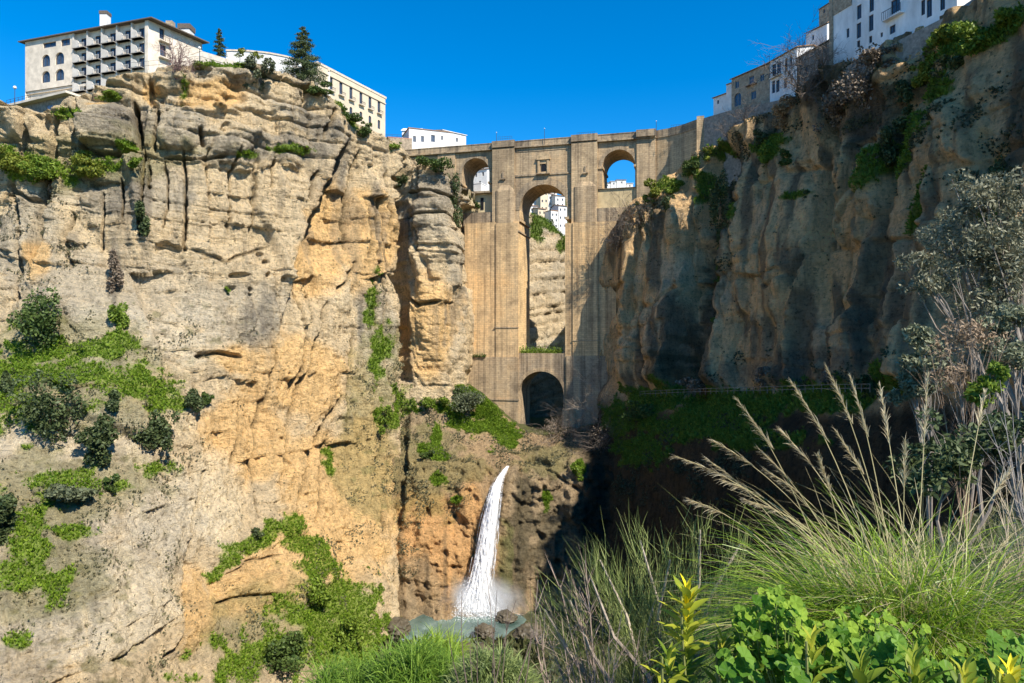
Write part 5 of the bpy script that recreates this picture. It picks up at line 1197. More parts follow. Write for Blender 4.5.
tufts(T_B, sstep(-.1, .4, nz)*blobs(T_B.X, T_B.Y, [(430,460,60,70,0),(540,450,60,40,0),(400,520,30,80,0),(560,440,50,20,0)], 0*nz), 4500, L_SCRUB, .30, 'low_scrub', 'brown scrub on the rocks round the waterfall', 36, per=5, h=.8, thin=.4)
nz = fbm(T_C.V[..., 0]*.2, T_C.V[..., 1]*.2, T_C.V[..., 2]*.2, 3, 903)
mk = sstep(.0, .5, nz)*np.maximum(.015, blobs(T_C.X, T_C.Y, [(860,90,70,50,-30),(720,220,30,90,0),(840,370,200,24,0),(690,460,140,60,0),(640,440,60,40,0),(930,120,60,90,0),(1010,220,40,160,0),(640,215,30,20,-30),(720,150,40,30,0),(780,110,50,30,-20)], 0*nz))
tufts(T_C, mk, 8000, leafy('shade_scrub', (.04, .05, .02), (.16, .15, .08), .12), .34, 'low_scrub', 'dark scrub clinging to the shaded right cliff', 37, per=5, h=.8, thin=.42)

A_ = [ # x, y, rx, ry, material, label
 (36,322,25,33,L_MD,'large rounded green tree leaning from the cliff above the left grass slope','tree',1),
 (52,403,26,36,L_DK,'tall dark evergreen bush on the left slope, below the rounded tree','shrub',1),
 (118,408,18,18,L_DK,'dark bush at the upper end of the middle thicket on the left slope','shrub',1),
 (98,436,20,24,L_DK,'dark bush at the lower left of the middle thicket','shrub',1),
 (157,430,20,27,L_DK,'dark bush between the middle thicket and the small pair','shrub',1),
 (188,401,11,13,L_DK,'small dark bush, left of a touching pair on pale scree','shrub',1),
 (207,399,10,12,L_MD,'small mid green bush, right of a touching pair on pale scree','shrub',1),
 (3,515,13,22,L_DK,'dark bush cut by the left edge of the picture, low on the slope','shrub',1),
 (1,386,8,12,L_DK,'little dark bush at the left edge beside the grass','shrub',1),
 (62,489,28,10,L_GR,'wide low grey-green bush on the ledge under the dark bushes','shrub',1),
 (108,484,10,10,L_MD,'small round bush right of the wide low ledge bush','shrub',1),
 (142,213,9,19,L_DK,'dark ivy bush growing in the vertical crack','shrub',0),
 (115,268,7,24,L_DRY,'grey dry creeper hanging in the shallow niche','creeper',0),
 (48,188,14,16,L_DRY,'grey dry bush below the green terrace at the far left','shrub',1),
 (258,77,15,17,L_GR,'grey-green bush overhanging the cliff top left of the large conifer','shrub',1),
 (12,162,20,15,L_YL,'yellow-green bush on the left terrace, cut by the picture edge','shrub',1),
 (44,170,20,15,L_BR,'bright green bush in the middle of the left terrace','shrub',1),
 (88,167,22,11,L_YL,'broad yellow-green bush at the right end of the left terrace','shrub',1),
 (135,165,10,8,L_BR,'small green bush below the big overhanging boulder','shrub',0),
 (110,95,15,6,L_BR,'low green bush on the cliff rim just under the hotel','shrub',0),
 (250,533,11,6,L_DK,'small dark bush on the lower green hump','shrub',0),
 (118,318,7,18,L_BR,'narrow bright green bush in the scree gully','shrub',0),
 (228,291,5,4,L_BR,'tiny green bush in a small cave','shrub',0),
 (345,118,16,7,L_MD,'bush on the sloping rim below the cream building, upper','shrub',0),
 (366,130,13,8,L_MD,'bush on the sloping rim below the cream building, lower','shrub',0),
 (318,90,15,6,L_MD,'low bush on the rim under the large conifer','shrub',0),
 (395,148,8,6,L_BR,'little green bush at the head of the dark cleft','shrub',0),
 (398,182,6,8,L_DK,'dark bush inside the head of the dark cleft','shrub',0),
 (434,166,19,9,L_MD,'flat bush on top of the rock tower beside the bridge','shrub',0),
 (456,200,10,26,L_DK,'dark ivy bush falling down the right side of the rock tower','shrub',0),
 (385,420,9,14,L_BR,'green bush halfway down beside the foot of the dark cleft','shrub',0),
 (318,590,20,22,L_BR,'green bush on the slope below the orange outcrop, upper','shrub',0),
 (345,630,24,22,L_BR,'green bush on the slope above the reeds','shrub',0),
 (285,650,26,18,L_MD,'mid green bush at the bottom of the green slope','shrub',0),
 (365,568,7,5,L_BR,'tiny green bush on the bare brown face left of the fall','shrub',0)]
for i, (x, y, rx, ry, mt, lb, ct_, tr_) in enumerate(A_):
    shrub(T_A, x, y, rx, ry, mt, lb, 'tree' if ct_ == 'tree' else ('creeper' if ct_ == 'creeper' else 'shrub'), ct_, 'bushes on the sunlit left cliff' if ct_ == 'shrub' else None, seed=i, leaf=.36 if rx*ry > 150 else .28, trunk=bool(tr_))
for i, (x, y, rx, ry, mt, lb) in enumerate([
 (463,398,24,14,L_GR,'grey-green bush on the grassy slope against the left bridge pier'),
 (436,400,14,8,L_BR,'bright green bush on the grassy slope beside the rock tower'),
 (541,354,20,4,L_BR,'low bright green bush on top of the low vault'),
 (577,470,9,9,L_BR,'bright green bush at the shadow edge right of the waterfall'),
 (430,455,10,6,L_MD,'small green bush on the brown slope left of the fall'),
 (455,392,10,6,L_MD,'small mid green bush at the top of the grassy slope')]):
    if y == 354:
        r_ = empty('shrub', (BO[0], BO[1], 0), -TH); tag(r_, lb, 'shrub'); rs = np.random.default_rng(77)
        C = np.stack([rs.uniform(fx(519.5), fx(562), 1500), rs.uniform(-.9, 3, 1500), z_pl-.4+np.abs(rs.normal(0, .9, 1500))], -1); leaf_mesh('crown', rs, C, .3, mt, r_, .5, .5)
    else: shrub(T_B, x, y, rx, ry, mt, lb, group='bushes below the bridge', seed=50+i, leaf=.3)
r_ = empty('shrub', (BO[0], BO[1], 0), -TH); tag(r_, 'thin strip of green weeds growing on the ledge of the left pier', 'weeds'); rs = np.random.default_rng(78)
C = np.stack([rs.uniform(fx(466), fx(488), 500), rs.uniform(-2.6, -2.0, 500), fz(478, 357, 3.4)+np.abs(rs.normal(0, .45, 500))], -1); leaf_mesh('crown', rs, C, .25, L_MD, r_, .5, .5)
C_ = [
 (658,191,13,9,L_YL,'sunlit yellow-green bush on the first buttress beside the bridge'),
 (675,186,12,8,L_BR,'sunlit bright green bush right of the yellow-green one by the bridge'),
 (648,203,9,7,L_BR,'small bright green bush at the lower end of the row by the bridge'),
 (692,168,12,10,L_MD,'mid green bush below the bridge abutment'),
 (704,154,11,7,L_YL,'yellow-green bush right under the bridge abutment'),
 (668,208,8,12,L_DK,'dark ivy on the shaded side of the first buttress'),
 (720,205,10,40,L_DK,'long dark ivy curtain in the deep shaded gully'),
 (770,152,15,15,L_BR,'bright green bush on the rim of the big shaded slab'),
 (760,140,12,10,L_DK,'dark bush left of the bright green rim bush'),
 (788,160,12,9,L_MD,'mid green bush hanging right of the bright green rim bush'),
 (786,116,17,13,L_TAN,'tan dry bush under the white houses'),
 (862,85,30,30,L_DRY,'large brown leafless thicket under the tall white house'),
 (835,112,26,22,L_DRY,'brown thicket left of the large one, on the shaded rim'),
 (885,65,20,16,L_DRY,'brown bush at the foot of the tall white house wall'),
 (941,36,9,17,L_YL,'sunlit yellow-green bush high under the right end of the white house'),
 (920,76,13,12,L_YL,'sunlit yellow-green bush below the high one on the right'),
 (905,95,12,14,L_DK,'dark bush left of the lower sunlit bush on the right'),
 (985,42,32,14,L_BR,'broad bright green bush on the high right ledge'),
 (1012,22,22,14,L_BR,'bright green bush at the top right corner'),
 (955,72,18,20,L_DK,'dark green bush under the high right ledge'),
 (908,125,14,18,L_DK,'dark bush in the shaded gully right of the overhang'),
 (890,150,12,16,L_DK,'lower dark bush in the shaded gully right of the overhang'),
 (930,165,8,20,L_MD,'narrow green bush beside the right gully'),
 (1005,200,14,40,L_DK,'tall dark ivy at the right picture edge above the olive tree'),
 (808,196,10,4,L_DK,'small dark bush on the big shaded slab'),
 (640,410,24,10,L_MD,'green bush at the left end of the shaded grass terrace'),
 (830,372,26,12,L_DRY,'brown dry bush at the foot of the shaded slab'),
 (770,378,22,9,L_DRY,'low brown bush along the walkway below the slab'),
 (700,383,20,8,L_DRY,'low brown bush at the foot of the deep gully'),
 (870,388,18,14,L_DK,'dark bush at the right end of the walkway')]
for i, (x, y, rx, ry, mt, lb) in enumerate(C_):
    shrub(T_C, x, y, rx, ry, mt, lb, 'dry_shrub' if mt in (L_DRY, L_TAN) else 'shrub', 'shrub', 'bushes on the shaded right cliff', seed=100+i, leaf=.32)
for i, (T, x, y, rx, ry, mt, lb, kw) in enumerate([
 (T_C, 640, 212, 26, 17, T_BR, 'grey leafless thicket beside the right bridge pier', dict(n=16, r=.08, leafm=L_DRY, nl=700)),
 (T_C, 622, 235, 18, 16, T_BR, 'lower grey leafless thicket against the right bridge pier', dict(n=14, r=.08, leafm=L_DRY, nl=500)),
 (T_C, 815, 82, 22, 26, T_BR, 'leafless grey tree between the white houses and the tall house', dict(n=10, r=.13, depth=3)),
 (T_C, 803, 62, 12, 34, T_BR, 'tall bare tree rising in front of the gabled house', dict(n=7, r=.14, depth=3, up=1.6)),
 (T_C, 835, 60, 16, 18, T_BR, 'bare brown bush at the corner of the tall white house', dict(n=10, r=.09)),
 (T_C, 718, 122, 14, 12, T_BR, 'bare grey bush against the retaining wall', dict(n=12, r=.07)),
 (T_C, 745, 110, 14, 10, T_BR, 'bare grey bush below the stone house', dict(n=12, r=.07)),
 (T_B, 592, 400, 10, 26, T_PALE, 'pale bare tree standing right of the low arch', dict(n=5, r=.12, depth=3, up=2.0)),
 (T_B, 606, 385, 11, 28, T_PALE, 'taller pale bare tree against the shaded cliff foot', dict(n=5, r=.12, depth=3, up=2.0)),
 (T_B, 578, 412, 12, 12, T_PALE, 'pale bare bush in front of the low arch jamb', dict(n=9, r=.08)),
 (T_B, 548, 392, 12, 12, T_PALE, 'pale bare branches in the mouth of the low arch', dict(n=8, r=.08, up=1.0)),
 (T_B, 565, 432, 26, 10, T_BR, 'brown bare thicket at the foot of the low arch', dict(n=16, r=.07, leafm=L_DRY, nl=500)),
 (T_B, 600, 440, 20, 14, T_BR, 'brown bare thicket at the shadow edge by the low arch', dict(n=14, r=.07, leafm=L_DRY, nl=300)),
 (T_A, 178, 66, 16, 24, simple('reddish_twig', (.20, .12, .11), .9, .3), 'bare reddish tree in front of the hotel end wall', dict(n=6, r=.13, depth=3, up=2.2, out=.1))]):
    bare(T, x, y, rx, ry, mt, lb, 'bare_tree' if kw.get('depth') == 3 else 'bare_shrub', 'bare tree' if kw.get('depth') == 3 else 'bare shrub', 'leafless growth round the gorge', seed=200+i, **kw)
# conifers on the cliff top
def conifer(x, ytop, ybase, hw, D_, label, seed, mat=L_DK):
    zb_, zt_ = (CY-ybase)/F*D_, (CY-ytop)/F*D_; p = px2(x, D_); r = empty('conifer_tree', (p[0], p[1], zb_)); tag(r, label, 'conifer tree', 'conifers on the cliff top')
    Ht = zt_-zb_; rw = hw*D_/F; rs = np.random.default_rng(seed); CC = []
    m = MB(); m.tube([(0, 0, -3), (0, 0, Ht*.5), (0, 0, Ht)], [.35, .2, .03], 6)
    nl = int(Ht*3.2)
    for k in range(nl):
        f = .08+.92*k/nl; h = Ht*f; L = rw*(1-f)**.75*rs.uniform(.75, 1.12)+.15; a = k*2.4+rs.uniform(-.4, .4)
        e = np.array([math.cos(a)*L, math.sin(a)*L, -.18*L+.12*L*rs.normal()]); m.tube([(0, 0, h), tuple(e*.6+np.array([0, 0, h])), tuple(e+np.array([0, 0, h+.1*L]))], [.06, .04, .015], 3)
        q = max(10, int(70*L)); t_ = rs.uniform(.15, 1.0, (q, 1)); CC.append(np.array([0, 0, h])+e*t_+rs.normal(0, .14+.09*L, (q, 3))*np.array([1, 1, .5]))
    m.build('trunk', BARK, r); leaf_mesh('crown', rs, np.concatenate(CC), .27, mat, r, .4)
conifer(303, 26, 82, 25, 190, 'large dark conifer on the cliff top beside the cream building', 5)
conifer(219.5, 28, 56, 6.5, 200, 'small slim conifer between hotel and white hall', 6)
for x, yb_, yt_, lb in ((240, 56, 48, 'small round tree in front of the white hall, left one'), (257, 60, 50, 'small round tree in front of the white hall, right one')):
    D_ = 196; p = px2(x, D_); r = empty('small_tree', (p[0], p[1], (CY-yb_)/F*D_-2)); tag(r, lb, 'tree'); rs = np.random.default_rng(x)
    leaf_mesh('crown', rs, crown_pts(rs, 260, 1.8, 1.6, 1.3, 8)+np.array([0, 0, (yb_-yt_)*.5*D_/F+1.8]), .28, L_YL, r)
    m = MB(); m.tube([(0, 0, -1), (0, 0, 3)], [.12, .07], 5); m.build('trunk', BARK, r)
# climbing plant on the tall white house, shrubs seen through the arches
D_ = 140; p = px2(908, D_); r = empty('cypress', (p[0], p[1]-.0, (CY-24)/F*D_)); tag(r, 'dark narrow cypress against the tall white house wall', 'tree'); rs = np.random.default_rng(4)
leaf_mesh('crown', rs, crown_pts(rs, 900, .75, .6, 4.2, 14)+np.array([0, -1.2, 2.2]), .22, L_DK, r); m = MB(); m.tube([(0, -1.2, -2), (0, -1.2, 5)], [.12, .04], 5); m.build('trunk', BARK, r)
for x, y, rx, ry, D_, lb in ((553, 226, 4.5, 7, 296, 'dark cypress-like bush on the gorge wall in the main arch'), (536, 233, 4, 6, 290, 'dark bush low at the left inside the main arch'), (560, 240, 4, 9, 292, 'dark ivy at the right inside the main arch'), (470, 184, 4, 4, 258, 'dark bush behind the left arch'), (478, 206, 3.5, 4.5, 228, 'small round bush under the left arch wall')):
    p = P(x, y, D_); r = empty('shrub', p); tag(r, lb, 'shrub'); rs = np.random.default_rng(int(x)); k = D_/F
    leaf_mesh('crown', rs, crown_pts(rs, 420, rx*k, rx*k, ry*k, 9), .3, L_MD if x == 478 else L_DK, r); m = MB(); m.tube([(0, 0, -ry*k-1.5), (0, 0, 0)], [.15, .06], 5); m.build('trunk', BARK, r)
# ------------------------------------------------------------------ plants close to the camera
def ground_at(x, y): return float(hill_z(np.array([x]), np.array([y]))[0])
def blades(rs, base, dirs, L, w, droop, seg=6):
    """n curved tapering grass blades: base (n,3), dirs (n,3), L (n), w (n)"""
    n = len(base); t = np.linspace(0, 1, seg+1)
    side = np.cross(dirs, np.array([0, 0, 1.0])+0*dirs)+runit(rs, n)*.25; side /= np.linalg.norm(side, axis=1, keepdims=True)+1e-9
    V = np.zeros((n, seg+1, 2, 3)); hor = dirs*np.array([1, 1, 0]); hor /= np.linalg.norm(hor, axis=1, keepdims=True)+1e-6
    cur = base.copy(); d = dirs.copy()
    for i in range(seg+1):
        ww = (w*(1-.85*t[i]**1.5))[:, None]
        V[:, i, 0] = cur-side*ww; V[:, i, 1] = cur+side*ww
        d = d+(hor*.35-np.array([0, 0, 1.0]))*(droop/seg)[:, None]*(.4+1.2*t[i]); d /= np.linalg.norm(d, axis=1, keepdims=True)
        cur = cur+d*(L/seg)[:, None]
    k = np.arange(n*(seg+1)*2).reshape(n, seg+1, 2)
    Q = np.stack([k[:, :-1, 0], k[:, :-1, 1], k[:, 1:, 1], k[:, 1:, 0]], -1).reshape(-1, 4)
    return V.reshape(-1, 3), Q
def cone_dirs(rs, n, spread, lean=(0, 0)):
    d = rs.normal(0, spread, (n, 3)); d[:, 2] = 1; d[:, 0] += lean[0]; d[:, 1] += lean[1]; return d/np.linalg.norm(d, axis=1, keepdims=True)
G_GREEN = leafy('fresh_grass_blade', (.06, .15, .006), (.40, .54, .05), .35, .35, .4)
G_STRAW = leafy('straw_blade', (.36, .30, .12), (.72, .62, .36), .3, .5)
G_SEED = leafy('seed_plume', (.48, .39, .23), (.80, .70, .48), .35, .6)
# big tufted grass on the right
rs = np.random.default_rng(41)
gx0, gy0 = 2.42, 4.1; gb = ground_at(gx0, gy0)
GT = empty('tufted_grass', (gx0, gy0, gb)); tag(GT, 'large tuft of green grass with pale feathery seed heads, in the right foreground', 'grass tuft')
def tuft_part(name, n, rad, spread, L, w, droop, mat, lean=(0, 0), c=(0, 0, 0)):
    a = rs.uniform(0, 2*math.pi, n); r = rad*np.sqrt(rs.uniform(0, 1, n)); b = np.stack([r*np.cos(a), r*np.sin(a)*.7, 0*r+.0], -1)+np.array(c)
    d = cone_dirs(rs, n, spread, lean); d[:, :2] += b[:, :2]*.5; d /= np.linalg.norm(d, axis=1, keepdims=True)
    V, Q = blades(rs, b, d, rs.uniform(L*.45, L, n), rs.uniform(w*.5, w, n), rs.uniform(droop*.5, droop*1.4, n), 7)
    o = mesh_np(name, V, Q, mat, GT); tag(o, kind='stuff'); return o
tuft_part('green_blades', 4600, .45, .62, 1.30, .0068, 1.9, G_GREEN, (-.12, -.1))
tuft_part('straw_blades', 1100, .42, .58, 1.55, .0042, 1.3, G_STRAW, (-.35, 0))
tuft_part('green_blades', 1500, .35, .50, 1.25, .0058, 1.4, G_GREEN, (-.75, -.05), (-.25, 0, .1))
def stalk_head(px_, py_, D_, bx, by, hl, seed):
    """a stalk from the tuft to the pixel of its head, with a feathery seed head"""
    r2 = np.random.default_rng(seed); tip = Vector(P(px_, py_, D_))-GT.location; b = Vector((bx, by, 0)); mid = b.lerp(tip, .5)+Vector((0, 0, .22*(tip-b).length))*(1.0 if tip.x < b.x-.15 else .3)
    pts = [(b*(1-t)**2+mid*2*t*(1-t)+tip*t*t) for t in np.linspace(0, 1, 12)]
    m = MB(); m.tube(pts, [.0045*(1-.6*i/11) for i in range(12)], 4); st_ = m.build('stalk', G_STRAW, GT)
    ax = (pts[-1]-pts[-3]).normalized(); n = 105; t = r2.uniform(0, 1, n)**.9
    base = np.array([tuple(tip-ax*(hl*(1-q))) for q in t]); rad = runit(r2, n); d = np.array(ax)*1.0+rad*.36; d /= np.linalg.norm(d, axis=1, keepdims=True)
    V, Q = blades(r2, base, d, r2.uniform(.04, .105, n)*(1.15-.6*t), np.full(n, .0024), r2.uniform(.1, .9, n), 3)
    mesh_np('seed_head', V, Q, G_SEED, st_)
heads = [(737,400,3.9,.40),(675,456,3.8,.36),(792,383,4.0,.42),(826,366,4.0,.42),(850,376,4.1,.40),(880,386,4.3,.38),(928,374,4.2,.46),(985,392,4.4,.26),(705,458,4.1,.34),(758,448,4.0,.32),(722,480,3.7,.3),(765,470,3.7,.3),(835,430,3.8,.34),(818,455,3.7,.3),(905,440,3.9,.3),(690,500,3.6,.26),(745,500,3.6,.26),(1010,470,4.2,.22),(780,430,4.2,.3),(712,440,4.2,.3)]
for i, (x, y, D_, hl) in enumerate(heads):
    stalk_head(x, y, D_, rs.uniform(-.35, .1), rs.uniform(-.2, .2), hl, 300+i)

# broom shrub: thin green stems on brown boughs
rs = np.random.default_rng(43)
bx0, by0 = 1.05, 5.6; BRM = empty('broom_shrub', (bx0, by0, ground_at(bx0, by0))); tag(BRM, 'wiry green broom shrub with pale branching stems, centre foreground', 'shrub')
m = MB(); ends = []
for k in range(13):
    px_, py_ = [(600,560),(570,600),(640,540),(700,530),(740,545),(560,640),(620,590),(670,560),(760,590),(590,575),(655,600),(545,610),(720,600)][k]
    tip = Vector(P(px_, py_, by0+rs.uniform(-.5, .5)))-BRM.location; mid = tip*.5+Vector(rs.normal(0, .10, 3))+Vector((.1, 0, -.05))
    m.tube([(rs.uniform(-.1, .1), rs.uniform(-.1, .1), -.1), mid*.5+Vector(rs.normal(0, .04, 3)), mid, mid.lerp(tip, .5)+Vector(rs.normal(0, .05, 3)), tip], [.034, .030, .023, .015, .008], 5)
    for f in np.linspace(.15, 1, 26): ends.append((mid*2*f*(1-f)+tip*f*f, tip.normalized()))
m.build('boughs', simple('pale_bough', (.40, .33, .26), .85, .3, 8.), BRM)
nb = []; dd = []
for p, d in ends:
    for q in range(20):
        nb.append(tuple(p+Vector(rs.normal(0, .06, 3)))); v = d*.95+Vector((-.18+.25*math.sin(len(nb)*.011), 0, .32))+Vector(rs.normal(0, .42, 3)); dd.append(tuple(v.normalized()))
nb, dd = np.array(nb), np.array(dd)
V, Q = blades(rs, nb, dd, rs.uniform(.10, .34, len(nb)), rs.uniform(.0018, .0036, len(nb)), rs.uniform(-.25, .25, len(nb)), 4)
o = mesh_np('green_stems', V, Q, leafy('broom_stem', (.10, .14, .03), (.36, .40, .13), .3, .55), BRM); tag(o, kind='stuff')
# dry purplish-brown twigs at its left side and base
def twig_bush(label, x, y, D_, tips, mat, nsub=26, r=.010, sub=.28, name='dry_twigs', seed=1, spread=.5):
    r2 = np.random.default_rng(seed); b = Vector(P(x, y, D_)); gz = ground_at(b.x, b.y); b.z = min(b.z, gz+.3); root = empty(name, (b.x, b.y, gz)); tag(root, label, 'dry twigs')
    m = MB(); o_ = Vector((0, 0, 0)); nb, dd = [], []
    for (tx, ty) in tips:
        tip = Vector(P(tx, ty, D_+r2.uniform(-.3, .3)))-root.location; mid = tip*.5+Vector(r2.normal(0, .08*tip.length, 3))
        pts = [o_*(1-t)**2+mid*2*t*(1-t)+tip*t*t for t in np.linspace(0, 1, 8)]; m.tube(pts, [r*(1-.7*i/7) for i in range(8)], 4)
        for q in range(nsub):
            f = r2.uniform(.25, 1); nb.append(tuple(pts[int(f*7)])); dd.append(tuple(((tip-mid).normalized()*.9+Vector(r2.normal(0, spread, 3))).normalized()))
    m.build('stems', mat, root)
    V, Q = blades(r2, np.array(nb), np.array(dd), r2.uniform(sub*.4, sub, len(nb)), np.full(len(nb), r*.28), r2.uniform(-.2, .4, len(nb)), 3); tag(mesh_np('side_twigs', V, Q, mat, root), kind='stuff')
T_PUR = simple('purple_brown_twig', (.36, .27, .21), .85, .3, 6.0)
T_STR = simple('straw_twig', (.40, .32, .22), .85, .3, 6.0)
twig_bush('purplish dry twigs at the left edge of the broom shrub', 600, 690, 5.4, [(538,580),(545,600),(550,565),(560,585),(540,620),(570,570),(575,600),(548,640),(590,590),(535,595),(562,620),(585,560),(600,600)], T_PUR, 46, .010, .34, seed=3)
twig_bush('dry pinkish twigs at the foot of the broom shrub', 620, 700, 5.1, [(590,640),(610,625),(630,640),(650,650),(640,630),(600,655),(665,660),(622,610)], T_PUR, 22, .008, .22, seed=4)
twig_bush('thin bare stems standing in front of the pool', 490, 720, 9.0, [(462,590),(487,575),(497,590),(478,620),(508,605),(516,600),(448,630),(530,585),(545,595),(470,640)], simple('dark_twig', (.16, .12, .10), .9, .3, 6.), 5, .014, .3, seed=5, spread=.35)
twig_bush('dry straw stems behind the grass tuft at the right picture edge', 1010, 590, 4.6, [(985,470),(1000,490),(1020,480),(1035,500),(975,520),(1010,520),(1040,540),(990,540),(960,545),(1015,440)], T_STR, 26, .007, .3, seed=6)
# olive tree and bushes on the slope at the right
def place_tree(name, label, cat, x, ybase, D_, parts, mat, leaf, n, trunk_r, seed, twig=None, clumps=16, asp=.4, barkm=None):
    r2 = np.random.default_rng(seed); b = Vector(P(x, ybase, D_)); gz = ground_at(b.x, b.y); root = empty(name, (b.x, b.y, gz)); tag(root, label, cat)
    C = []; m = MB(); k = D_/F
    for (cx, cy, rx, ry, fr) in parts:
        c = np.array(P(cx, cy, D_))-np.array(root.location); pp = crown_pts(r2, int(n*fr), rx*k, (rx+ry)*.5*k, ry*k, clumps, .34); C.append(pp+c)
        c = Vector(c); e0 = c*.35+Vector(r2.normal(0, .2, 3)); m.tube([(0, 0, -.3), e0, c], [trunk_r, trunk_r*.7, trunk_r*.25], 5)
        for q in range(14):
            e = c+Vector(pp[r2.integers(0, len(pp))]); s0 = e0.lerp(c, r2.uniform(.2, 1)); m.tube([s0, s0.lerp(e, .5)+Vector(r2.normal(0, .12, 3)), e], [trunk_r*.3, trunk_r*.16, trunk_r*.06], 4)
    m.build('trunk', barkm or BARK_G, root); leaf_mesh('crown', r2, np.concatenate(C), leaf, mat, root, asp)
L_OLIVE = leafy('olive_leaf', (.085, .09, .05), (.32, .305, .195), .2, .55)
L_OLIVE_D = leafy('olive_leaf_dark', (.10, .115, .06), (.30, .31, .19), .2, .5)
L_TWIGRED = leafy('reddish_dry_leaf', (.17, .12, .07), (.38, .27, .17), .15)
place_tree('olive_tree', 'silvery olive tree reaching in from the right picture edge before the shaded cliff', 'tree', 1050, 480, 24, [(985,200,38,34,.22),(950,240,50,34,.28),(1010,260,40,46,.24),(925,275,32,28,.14),(985,305,40,30,.12)], L_OLIVE, .088, 14500, .16, 61, clumps=26)
place_tree('olive_bush', 'low grey-green olive bush below the olive tree', 'shrub', 930, 440, 19, [(930,360,30,30,.6),(915,385,22,24,.4)], L_OLIVE_D, .085, 5200, .06, 62)
place_tree('olive_bush', 'dark olive bush at the right edge under the olive tree', 'shrub', 1020, 420, 21, [(1010,325,30,26,.5),(1000,350,34,18,.5)], L_OLIVE_D, .085, 4200, .06, 63)
place_tree('green_bush', 'bright green bush between the dry reddish bush and the dark rock', 'shrub', 985, 440, 16, [(985,392,18,16,.6),(1000,372,14,10,.4)], L_BR, .08, 1500, .04, 64)
place_tree('dry_bush', 'reddish brown dry bush under the olive tree', 'shrub', 965, 440, 17, [(970,335,34,22,.6),(955,365,26,22,.4)], L_TWIGRED, .06, 1500, .05, 65)
twig_bush('reddish bare twigs rising from the dry bush under the olive tree', 965, 440, 16.6, [(930,350),(945,330),(960,320),(980,315),(1000,318),(1012,330),(940,375),(955,385),(990,340),(970,350),(1005,345),(925,365)], simple('reddish_stem', (.30, .21, .14), .9, .3, 4.), 40, .011, 1.1, seed=7)
place_tree('dark_bush', 'dark leafy bush in shade behind the grass tuft', 'shrub', 950, 520, 12, [(950,455,50,40,.5),(1010,440,40,40,.5)], L_DK, .07, 4200, .04, 66)
twig_bush('grey bare branches sticking up at the right edge behind the tuft', 1030, 560, 9, [(1000,380),(1024,365),(985,410),(1012,400),(1035,420),(975,440)], simple('grey_twig', (.30, .27, .24), .9, .3, 4.), 22, .010, .5, seed=8)
# reed-like green bushes low in the middle
def reed(label, x, ytop, hw, D_, n, seed, mat, name='reed_clump', h=None):
    r2 = np.random.default_rng(seed); b = Vector(P(x, 341.5, D_)); gz = ground_at(b.x, b.y); zt_ = (CY-ytop)/F*D_; root = empty(name, (b.x, b.y, gz)); tag(root, label, 'reeds', 'green reed clumps above the pool')
    Hh = zt_-gz; w_ = hw*D_/F; bb = np.stack([r2.normal(0, w_*.5, n), r2.normal(0, w_*.4, n), Hh*.86*r2.uniform(.5, 1, n)], -1)
    bb[:, 2] *= np.clip(1-.45*(bb[:, 0]/(w_*1.1))**2-.3*(bb[:, 1]/(w_*.9))**2, .35, 1)*(1-.14*np.abs(np.sin(bb[:, 0]*3.1/max(w_, .1)*2+seed)))
    d = cone_dirs(r2, n, .55); L = r2.uniform(.35, .75, n)*Hh*.42
    V, Q = blades(r2, bb, d, L, np.full(n, .020), r2.uniform(.4, 1.8, n), 5); o = mesh_np('blades', V, Q, mat, root); tag(o, kind='stuff')
G_REED = leafy('reed_blade', (.07, .16, .015), (.28, .42, .06), .4, .5)
reed('tall soft green reeds, the leftmost clump at the bottom edge', 345, 652, 62, 19, 5200, 71, G_REED)
reed('tall soft green reeds, the middle clump at the bottom edge', 415, 634, 62, 18.5, 7000, 72, G_REED)
reed('bright green reeds right behind the middle clump', 440, 624, 34, 24, 3000, 73, leafy('reed_blade_bright', (.14, .24, .015), (.40, .52, .06), .4, .5))
reed('grey-green reeds, the right clump by the bare stems', 492, 644, 44, 17, 4600, 74, leafy('reed_blade_dull', (.10, .15, .04), (.32, .38, .13), .35, .5))
# laurel-leaved plants with yellow tips
def lance(c, d, up, L, w):
    """one pointed leaf folded along its midrib"""
    d = d.normalized(); s = d.cross(up).normalized(); u = s.cross(d).normalized(); P_ = []
    rows = [(0, .12), (.25, .8), (.55, 1.0), (.8, .6), (1.0, .04)]
    for t, k in rows:
        p = c+d*L*t-u*(L*.22*t*t); P_.append((p-s*w*k+u*w*.35*k, p, p+s*w*k+u*w*.35*k))
    return P_
def lance_mesh(name, leaves, mat, parent):
    V, Q = [], []
    for P_ in leaves:
        b = len(V)
        for r_ in P_: V += [tuple(q) for q in r_]
        for i in range(len(P_)-1):
            for j in (0, 1): Q.append((b+i*3+j, b+i*3+j+1, b+(i+1)*3+j+1, b+(i+1)*3+j))
    return mesh_np(name, V, Q, mat, parent, True)
LAUREL = leafy('laurel_leaf', (.07, .15, .012), (.34, .38, .04), .35, .5, .2)
LAUREL_Y = leafy('yellow_laurel_leaf', (.86, .66, .015), (.95, .83, .05), .4, .5, .2)
LAUREL_YG = leafy('yellow_green_laurel_leaf', (.28, .34, .03), (.58, .54, .06), .4, .5, .2)
